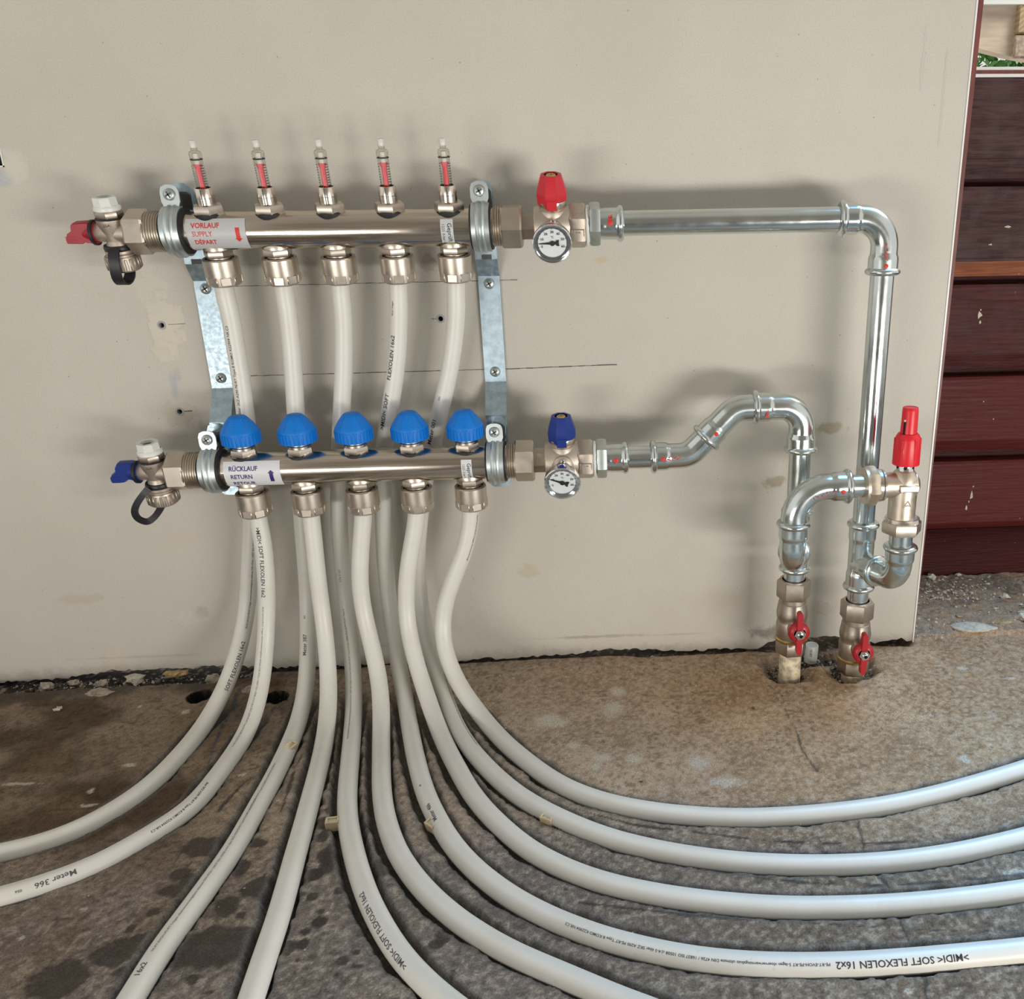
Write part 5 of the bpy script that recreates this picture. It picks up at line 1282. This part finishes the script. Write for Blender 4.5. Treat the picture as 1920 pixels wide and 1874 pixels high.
# ------------------------------------------------------------------ shut-off valves standing on the floor
def floor_valve(x, y, dz, label, tilt):
    t = thing('shutoff_valve', label, 'valve', (x, y, 0), 'shut-off valves at the floor')
    A = (x, y, dz)
    g = G(); g.hexn(A, (0, 0, 1), .0168, .0880, .1070, tilt, .06)
    g.lathe(A, (0, 0, 1), [(.0142, .1070), (.0140, .1076), (.0118, .1078), (.0116, .1060)], 30)
    build('union_nut', g, 'nickel_dull', t)
    g = G()
    g.lathe(A, (0, 0, 1), [(.0130, .0440), (.0150, .0444), (.0155, .0460), (.0155, .0500), (.0158, .0520), (.0158, .0600), (.0150, .0625), (.0146, .0640), (.0158, .0680), (.0160, .0715), (.0154, .0760), (.0146, .0800), (.0144, .0830), (.0138, .0835), (.0138, .0890)], 36)
    g.lathe((x, y, .0595 + dz), (0, -1, 0), [(.0080, 0), (.0080, .0190), (.0060, .0200), (.0060, .0225)], 22)
    build('valve_body', g, 'nickel_dull', t)
    g = G(); g.lathe(A, (0, 0, 1), [(.0140, .0405), (.0160, .0415), (.0164, .0440), (.0150, .0452)], 30, mod=lambda i: 1 + .02 * math.sin(i * 1.7)); build('thread_paste', g, 'brass', t)
    g = G(); g.hexn(A, (0, 0, 1), .0160, .0270, .0425, tilt + 12, .06); build('hex_end', g, 'nickel_dull', t)
    g = G(); g.lathe(A, (0, 0, 1), [(.0108, -.022 - dz), (.0112, -.0212 - dz), (.0112, .0272)], 28); build('standpipe', g, 'cream_paint', t)
    hy, hz = y - .0225, .0610 + dz
    g = G(); g.lathe((x + .0012, hy, hz), (0, -1, 0), [(.0100, 0), (.0108, .0010), (.0106, .0042), (.0088, .0064), (.0060, .0072)], 30)
    for s in (1, -1):
        g.prism([(-.0032, 0), (.0032, 0), (.0027, .0160), (.0024, .0208), (.0012, .0224), (-.0012, .0224), (-.0024, .0208), (-.0027, .0160)], (x + .0012, hy - .0005, hz), (1, 0, 0), (0, 0, s), 0 if s > 0 else 0, .0075 if s > 0 else -.0075)
    lv = build('butterfly_lever', g, 'red_lever', t)
    g = G(); g.hexn((x + .0012, hy - .0068, hz), (0, -1, 0), .0056, 0, .0036, 10, .08); g.lathe((x + .0012, hy - .0068, hz), (0, -1, 0), [(.0062, -.0004), (.0062, .0004)], 22)
    nt_ = build('lever_nut', g, 'chrome', lv)
    g = G(); g.ring((x + .0012, hy - .0104, hz), (0, -1, 0), [(.0022, -.0005), (.0030, 0), (.0028, .0018), (.0018, .0020), (.0016, .0004)], 18); build('stud', g, 'chrome', lv)
    g = G(); g.lathe((x + .0012, hy - .0108, hz), (0, -1, 0), [(.0018, 0), (0, .0001)], 14, cap=False); build('stud_bore', g, 'dark_hole', lv)
    return t
floor_valve(.5112, -.062, 0, 'shut-off valve with red lever under the swan-neck riser, cream standpipe', 22)
floor_valve(.5778, -.0605, -.0264, 'shut-off valve with red lever under the taller straight riser', 6)

# ------------------------------------------------------------------ white heating pipes
LAB = {
 'U1': 'white heating pipe from the first supply outlet, passing behind the first return outlet',
 'U2': 'white heating pipe from the second supply outlet, marked Meter 387',
 'U3': 'white heating pipe from the third supply outlet, carrying grey worn print',
 'U4': 'white heating pipe from the fourth supply outlet, printed Meter 486',
 'U5': 'white heating pipe from the fifth supply outlet, printed Meter 001',
 'L1': 'white heating pipe under the first blue cap, printed Meter 366 along the floor',
 'L2': 'white heating pipe under the second blue cap, bending towards the wet spots',
 'L3': 'plain white heating pipe under the third blue cap, snaking to the bottom edge',
 'L4': 'plain white heating pipe under the fourth blue cap, without print',
 'L5': 'white heating pipe under the fifth blue cap, curving nearest the wall'}
PO = {}
RW = .0080
for k in ('U1', 'U2', 'U3', 'U4', 'U5', 'L1', 'L2', 'L3', 'L4', 'L5'):
    g = G(); g.tube(PATH[k], RW, 22)
    s = PATH[k][0]
    o = build('heating_pipe', g, 'white_pipe', None, org=(s.x, s.y, 0), angle=60)
    tag(o, LAB[k], 'pipe', 'white underfloor heating pipes'); PO[k] = o

class Rail:
    def __init__(s, k):
        s.P = np.array(PATH[k]); s.s = np.r_[0, np.cumsum(np.linalg.norm(np.diff(s.P, axis=0), axis=1))]
    def at(s, q):
        f = lambda x: Vector([float(np.interp(x, s.s, s.P[:, i])) for i in range(3)])
        p = f(q); t = (f(q + .002) - f(q - .002)).normalized()
        return p, t
    def near(s, pt):
        d = np.linalg.norm(s.P - np.array(pt), axis=1); return float(s.s[int(d.argmin())])

EYE = Vector((.3105, -.8655, .4538))
def pipe_print(k, start, sgn, text, size, roll=0.0, material='ink_black', bold=.012, squeeze=1.08):
    """lettering along the pipe from the world point start; roll turns it round the pipe away from the side facing the room"""
    R_ = Rail(k); q0 = R_.near(start) if not isinstance(start, float) else start
    g = G()
    vs_, fs, w = text2d(text, size, bold); b0 = len(g.v)
    face = Vector((.0, -.72, .69))
    for x, y in vs_:
        p, t_ = R_.at(q0 + sgn * x * squeeze)
        nrm = (face - face.dot(t_) * t_).normalized()
        ud = t_ * sgn
        vd = nrm.cross(ud)
        a = (y - size * .35) / RW + roll
        d = nrm * math.cos(a) + vd * math.sin(a)
        g.v.append(tuple(p + d * (RW + .00012)))
    g.f += [tuple(b0 + i for i in f) for f in fs]
    return build('pipe_print', g, material, PO[k], recalc=False)

SMALL = 'PE-RT-EVOH-PE-RT 5-lagen vloerverwarmingsbuis ultimate DIN 4726 / 16837 ISO 10508 cl.4-5 6bar SKZ A290 PE-RT Type B KOMO K22904 NR.C3'
BIG = '>MIDI< SOFT FLEXOLEN 16x2'
PRINTS = [
 ('U1', (-0.0051, -0.0311, 0.2827), -1, '6bar SKZ A290 PE-RT Type B KOMO K22904 NR.C3', 0.0034, 0.25, 'ink_grey'),
 ('U1', (-0.0523, -0.0799, 0.017), -1, 'SOFT FLEXOLEN 16x2', 0.0052, -0.75, 'ink_black'),
 ('U1', (-0.0384, -0.0389, 0.0659), -1, SMALL, 0.0024, -0.75, 'ink_grey'),
 ('L1', (0.0016, -0.0594, 0.1807), 1, BIG, 0.005, 0.05, 'ink_black'),
 ('L1', (-0.0028, -0.0615, 0.1027), 1, SMALL, 0.0024, 0, 'ink_faint'),
 ('L1', (-0.0169, -0.2145, 0.0015), 1, '6bar SKZ A290 PE-RT Type B KOMO K22904 NR.C3', 0.0026, 0.2, 'ink_black'),
 ('L1', (-0.0723, -0.31, 0.0015), 1, 'Meter 366', 0.0055, 0.1, 'ink_grey'),
 ('L1', (-0.1026, -0.3276, 0.0015), 1, '056', 0.0026, 0.1, 'ink_grey'),
 ('U2', (0.0253, -0.0555, 0.0379), -1, 'Meter 387', 0.005, 0.1, 'ink_grey'),
 ('U2', (0.0251, -0.0366, 0.0725), -1, '061', 0.0024, 0.1, 'ink_grey'),
 ('U2', (0.0198, -0.4193, 0.0015), -1, '16x2', 0.0052, 0.1, 'ink_grey'),
 ('U2', (0.0207, -0.3982, 0.0015), -1, SMALL, 0.0024, 0.1, 'ink_faint'),
 ('U2', (0.0333, -0.2588, 0.0015), -1, '6bar SKZ A290 PE-RT Type B KOMO K22904 NR.C3 Meter', 0.0024, 0.1, 'ink_faint'),
 ('L2', (0.0496, -0.0595, 0.1715), 1, SMALL, 0.0022, -1.15, 'ink_black'),
 ('U3', (0.0637, -0.0311, 0.1134), -1, '074 5187', 0.0034, 0.1, 'ink_faint'),
 ('U3', (0.0666, -0.0455, 0.0521), -1, '6bar SKZ A290 PE-RT Type B', 0.0026, 0.2, 'ink_faint'),
 ('U3', (0.0884, -0.1589, 0.0015), -1, SMALL, 0.0022, 0.1, 'ink_faint'),
 ('U3', (0.1887, -0.4192, 0.0015), -1, BIG, 0.0056, 0.15, 'ink_grey'),
 ('U4', (0.1225, -0.0303, 0.2648), -1, '>MIDI< SOFT', 0.0056, 0.2, 'ink_black'),
 ('U4', (0.1345, -0.0323, 0.3087), -1, 'FLEXOLEN 16x2', 0.0056, 0.35, 'ink_black'),
 ('U4', (0.1456, -0.0372, 0.369), -1, 'PE-RT 5-lagen', 0.0022, 0.45, 'ink_grey'),
 ('U4', (0.1863, -0.2788, 0.0015), -1, 'Meter 486', 0.005, 0.1, 'ink_grey'),
 ('U4', (0.167, -0.2346, 0.0015), -1, '30', 0.0024, 0.1, 'ink_grey'),
 ('U4', (0.5417, -0.4358, 0.0015), -1, BIG, 0.006, 0.0, 'ink_black'),
 ('U4', (0.4507, -0.4361, 0.0015), -1, SMALL, 0.0026, -0.1, 'ink_grey'),
 ('U5', (0.1637, -0.0296, 0.2467), -1, 'Meter 001', 0.0056, 0.1, 'ink_black'),
 ('U5', (0.1773, -0.0314, 0.2902), -1, '032', 0.0024, 0.1, 'ink_grey'),
 ('U5', (0.1523, -0.0652, 0.0278), 1, SMALL, 0.002, 1.0, 'ink_grey'),
 ('U5', (0.2862, -0.2831, 0.0015), -1, 'FLEXOLEN', 0.0056, 1.3, 'ink_black'),
 ('U5', (0.3127, -0.3013, 0.0015), -1, 'SOFT', 0.0056, 1.3, 'ink_black'),
 ('L5', (0.198, -0.0593, 0.1851), 1, 'PE-RT-EVOH-PE-RT 5-lagen vloerverwarmings', 0.0022, 1.15, 'ink_black'),
]
for a in PRINTS: pipe_print(*a[:2], *a[2:])

# ------------------------------------------------------------------ small things on the floor and wall
def clip(x, y, z, ang, label, lean=0.0):
    t = thing('pipe_clip', label, 'clip', (x, y, 0), 'beige pipe clips in the chases')
    rot = Matrix.Rotation(ang, 3, 'Z') @ Matrix.Rotation(lean, 3, 'X')
    c = Vector((x, y, z)); g = G(); L, B, w, h = .0105, .0072, .0017, .0095
    for (ox, oy, sx, sy) in ((0, B / 2 - w / 2, L, w), (0, -B / 2 + w / 2, L, w), (L / 2 - w / 2, 0, w, B - .0008), (-L / 2 + w / 2, 0, w, B - .0008)):
        g.box(c + rot @ Vector((ox, oy, -h / 2)), (sx, sy, h), rot, bev=.0005)
    build('clip_body', g, 'clip', t)
    g = G(); g.box(c + rot @ Vector((0, 0, -h * .55)), (L - 2 * w, B - 2 * w, h * .8), rot); build('clip_web', g, 'cream_paint', t)
    g = G(); g.box(c + rot @ Vector((0, 0, -.0105)), (.0022, .0022, .0070), rot, bev=.0004); build('clip_peg', g, 'clip', t)
clip(.0375, -.1640, .0095, 1.15, 'beige clip beside the pipe marked Meter 387', .25)
clip(.1005, -.2700, .0065, .1, 'beige clip beside the pipe with worn grey print', .1)
clip(.1790, -.2800, .0070, -.75, 'beige clip under the print reading Meter 486', .25)
clip(.2690, -.2785, .0062, -.50, 'beige clip on the second curve out from the wall, under the pipe', .2)

for (hx, hz), lb in zip(HOLES, ('grey wall plug in the bare plaster patch, upper of two beside the bracket', 'grey wall plug between the fourth and fifth supply pipes', 'grey wall plug above the blue-winged drain valve')):
    t = thing('wall_plug', lb, 'plug', (hx, 0, hz), 'grey wall plugs left in the wall')
    g = G(); g.ring((hx, 0, hz), (0, -1, 0), [(.0024, .0003), (.0038, .0004), (.0042, -.0002), (.0036, -.0008), (.0035, -.020), (.0024, -.020)], 22); build('plug_sleeve', g, 'slot_grey_pale', t)
    g = G(); g.lathe((hx, .006, hz), (0, -1, 0), [(.0034, 0), (0, .0001)], 18, cap=False); build('plug_bore', g, 'dark_hole', t)  # dark disc stands for the shade inside the plug

t = thing('junction_box', 'dark recessed wall box with a white rim at the picture edge', 'box', (-.215, .01, .527))
g = G(); X0_, X1_, Z0_, Z1_ = -.245, -.1862, .497, .556
for (cx, cz, sx, sz) in ((X1_ - .0006, (Z0_ + Z1_) / 2, .0012, Z1_ - Z0_), (X0_ + .0006, (Z0_ + Z1_) / 2, .0012, Z1_ - Z0_), ((X0_ + X1_) / 2, Z0_ + .0006, X1_ - X0_, .0012), ((X0_ + X1_) / 2, Z1_ - .0006, X1_ - X0_, .0012)):
    g.box((cx, .0215, cz), (sx, .044, sz))
build('box_rim', g, 'white_plastic', t)
g = G(); g.box(((X0_ + X1_) / 2, .007, (Z0_ + Z1_) / 2), (X1_ - X0_ - .0016, .006, Z1_ - Z0_ - .0016)); build('box_inside', g, 'dark_hole', t)  # black block near the front stands for the shaded interior

t = thing('pipe_offcut', 'short white plastic pipe offcut standing in the gravel between the two shut-off valves', 'pipe', (.5442, -.020, -.006))
g = G(); g.ring((.5442, -.020, -.008), (.02, -.04, 1), [(.0062, 0), (.0070, 0), (.0071, .0195), (.0066, .0203), (.0056, .0203), (.0055, .010)], 28)
g.lathe((.5442, -.020, -.008), (.02, -.04, 1), [(.0058, .0192), (0, .0193)], 22, cap=False)
o = build('offcut_tube', g, 'white_plastic', t)
g = G()
fo = lambda u, v: Vector((.5442 + .0005 + math.sin(v / .0071 - .55) * .0073, -.0205 - math.cos(v / .0071 - .55) * .0073, .0098 - u))
put_text(g, 'PE-RT', .0036, fo, .01); build('offcut_print', g, 'ink_grey', t, recalc=False)

def lump(x, y, z, sx, sy, sz, seed, sub=2, rough=.35):
    r = random.Random(seed); bm = bmesh.new(); bmesh.ops.create_icosphere(bm, subdivisions=sub, radius=1)
    ph = [r.uniform(0, 6.28) for _ in range(6)]; rot = Matrix.Rotation(r.uniform(0, 6.28), 3, 'Z')
    g = G()
    for v in bm.verts:
        c = v.co; k = 1 + rough * (.5 * math.sin(c.x * 3.1 + ph[0]) * math.cos(c.y * 2.7 + ph[1]) + .35 * math.sin(c.z * 5 + ph[2] + c.x * 4) + .25 * math.sin(c.y * 7 + ph[3])) + r.uniform(-.10, .10)
        p = rot @ (c * k); g.v.append((x + p.x * sx, y + p.y * sy, z + p.z * sz))
    g.f = [tuple(v.index for v in f.verts) for f in bm.faces]; bm.free()
    return g
CH = [
 (.7455, .1610, .0065, .0060, .0055, .0050, 'plaster_pale', 'pale plaster lump by the corner of the planking and the wall end'),
 (.7830, .1660, .0055, .0034, .0030, .0045, 'plaster_pale', 'small upright plaster lump touching the bottom plank'),
 (.8120, .0960, .0060, .0055, .0045, .0052, 'plaster_pale', 'single white plaster lump out on the bare threshold'),
 (.8120, .0400, .0060, .0120, .0100, .0050, 'plaster_pale', 'broad pale plaster lump at the picture edge'),
 (.7320, .1405, .0055, .0040, .0034, .0040, 'plaster_chunk', 'small plaster lump just in front of the corner lump'),
 (.7355, .0490, .0046, .0040, .0040, .0014, 'plaster_ochre', 'flat ochre plaster disc on the threshold'),
 (.7800, .0290, .0044, .0095, .0050, .0018, 'plaster_ochre', 'tan plaster scrap beside the leaf-shaped flake'),
 (-.2550, -.0190, -.001, .0050, .0045, .0060, 'plaster_chunk', 'tilted beige chunk under the wall, outermost by the picture edge'),
 (-.1920, -.0385, .0005, .0110, .0090, .0022, 'plaster_chunk', 'flat beige mortar flake lying on the dark strip'),
 (-.1995, -.0170, -.001, .0060, .0050, .0045, 'plaster_chunk', 'pale chunk just behind the flat mortar flake'),
 (-.1695, -.0110, .000, .0085, .0060, .0055, 'plaster_pale', 'light crumbled mortar chunk hanging at the wall foot'),
 (-.0880, -.0170, -.001, .0075, .0060, .0060, 'plaster_chunk', 'rounded mortar chunk behind the first pipe at the wall foot'),
 (-.2165, -.0684, .0012, .0036, .0030, .0020, 'plaster_pale', 'small pale pebble alone on the brown floor'),
 (-.0400, -.0460, .0010, .0070, .0060, .0030, 'plaster_chunk', 'flat beige chunk between the first two pipes'),
 (-.1300, -.0055, .0005, .0110, .0050, .0040, 'plaster_ochre', 'ochre stained mortar strip along the wall foot'),
 (-.2320, -.0110, -.002, .0048, .0045, .0045, 'plaster_chunk', 'dull chunk in the dark gap near the tilted beige one')]
for i, (x, y, z, sx, sy, sz, m_, lb) in enumerate(CH):
    o = build('plaster_chunk', lump(x, y, z, sx, sy, sz * .8, 50 + i, 2, .75), m_, None, org=(x, y, z), angle=22); tag(o, lb, 'rubble', 'plaster chunks on the floor')
# leaf shaped flake
P = [(.7153, .0246), (.7195, .0285), (.7270, .0310), (.7380, .0320), (.7480, .0300), (.7570, .0240), (.7640, .0170), (.7668, .0143), (.7600, .0105), (.7490, .0080), (.7340, .0080), (.7230, .0115), (.7170, .0180)]
g = G(); g.prism(P, (0, 0, 0), (1, 0, 0), (0, 1, 0), .0035, .0062, inset=.05)
o = build('plaster_flake', g, 'plaster_pale', None, org=(.741, .02, .004)); tag(o, 'large leaf-shaped white plaster flake lying on the threshold', 'rubble', 'plaster chunks on the floor')

def crumbs(name, material, label, regions, seed):
    r = random.Random(seed); g = G()
    T = [(1, 1, 1), (-1, -1, 1), (-1, 1, -1), (1, -1, -1)]; F = [(0, 1, 2), (0, 3, 1), (0, 2, 3), (1, 3, 2)]
    O = [(1, 0, 0), (-1, 0, 0), (0, 1, 0), (0, -1, 0), (0, 0, 1), (0, 0, -1)]
    OF = [(0, 2, 4), (2, 1, 4), (1, 3, 4), (3, 0, 4), (2, 0, 5), (1, 2, 5), (3, 1, 5), (0, 3, 5)]
    for (x0, x1, y0, y1, z, n, s0, s1) in regions:
        for _ in range(n):
            x, y = r.uniform(x0, x1), r.uniform(y0, y1); s = s0 + (s1 - s0) * r.random() ** 3
            rot = Matrix.Rotation(r.uniform(0, 6.3), 3, 'Z') @ Matrix.Rotation(r.uniform(0, 6.3), 3, 'X'); b0 = len(g.v)
            for p in O:
                q = rot @ Vector((p[0] * s * r.uniform(.6, 1.5), p[1] * s * r.uniform(.5, 1.2), p[2] * s * r.uniform(.4, .9)))
                g.v.append((x + q.x, y + q.y, z + s * .3 + q.z))
            g.f += [tuple(b0 + i for i in f) for f in OF]
    o = build(name, g, material, None, angle=20); tag(o, label, 'rubble', kind='stuff'); return o
crumbs('plaster_crumbs', 'plaster_pale', 'scattered pale plaster crumbs on the threshold and floor', [(.672, .86, .02, .165, .0045, 420, .0005, .0030), (.69, .80, .09, .16, .0045, 380, .0005, .0030), (.664, .70, -.005, .08, .003, 170, .0004, .0020),
    (.20, .50, -.016, -.004, -.004, 150, .0005, .0026), (-.24, -.06, -.034, -.004, -.004, 120, .0006, .0032), (.66, .80, -.14, .0, .0004, 40, .0004, .0014), (.2, .66, -.14, -.02, .0003, 60, .0003, .0013), (.487, .60, -.06, -.006, -.007, 150, .0005, .0026), (-.2, .9, -.45, -.05, .0003, 90, .0003, .0010)], 4)
crumbs('dark_grit', 'grit_dark', 'dark grit in the gap under the wall and round the standpipes', [(.15, .66, -.014, .004, -.007, 500, .0006, .0028), (.485, .605, -.075, -.004, -.010, 700, .0008, .0034), (-.30, .02, -.030, .002, -.008, 500, .0007, .0034), (.70, .86, .12, .17, .003, 160, .0005, .0018)], 9)
crumbs('grey_grit', 'grit_pale', 'grey brown sand and grit swept along the wall foot', [(.664, .86, .01, .168, .0034, 900, .0003, .0015), (.664, .71, -.02, .10, .003, 500, .0003, .0014), (.15, .66, -.020, -.002, -.004, 300, .0004, .0018), (-.30, .0, -.04, -.004, -.004, 260, .0005, .0022), (.485, .605, -.08, -.004, -.006, 220, .0005, .0022)], 12)
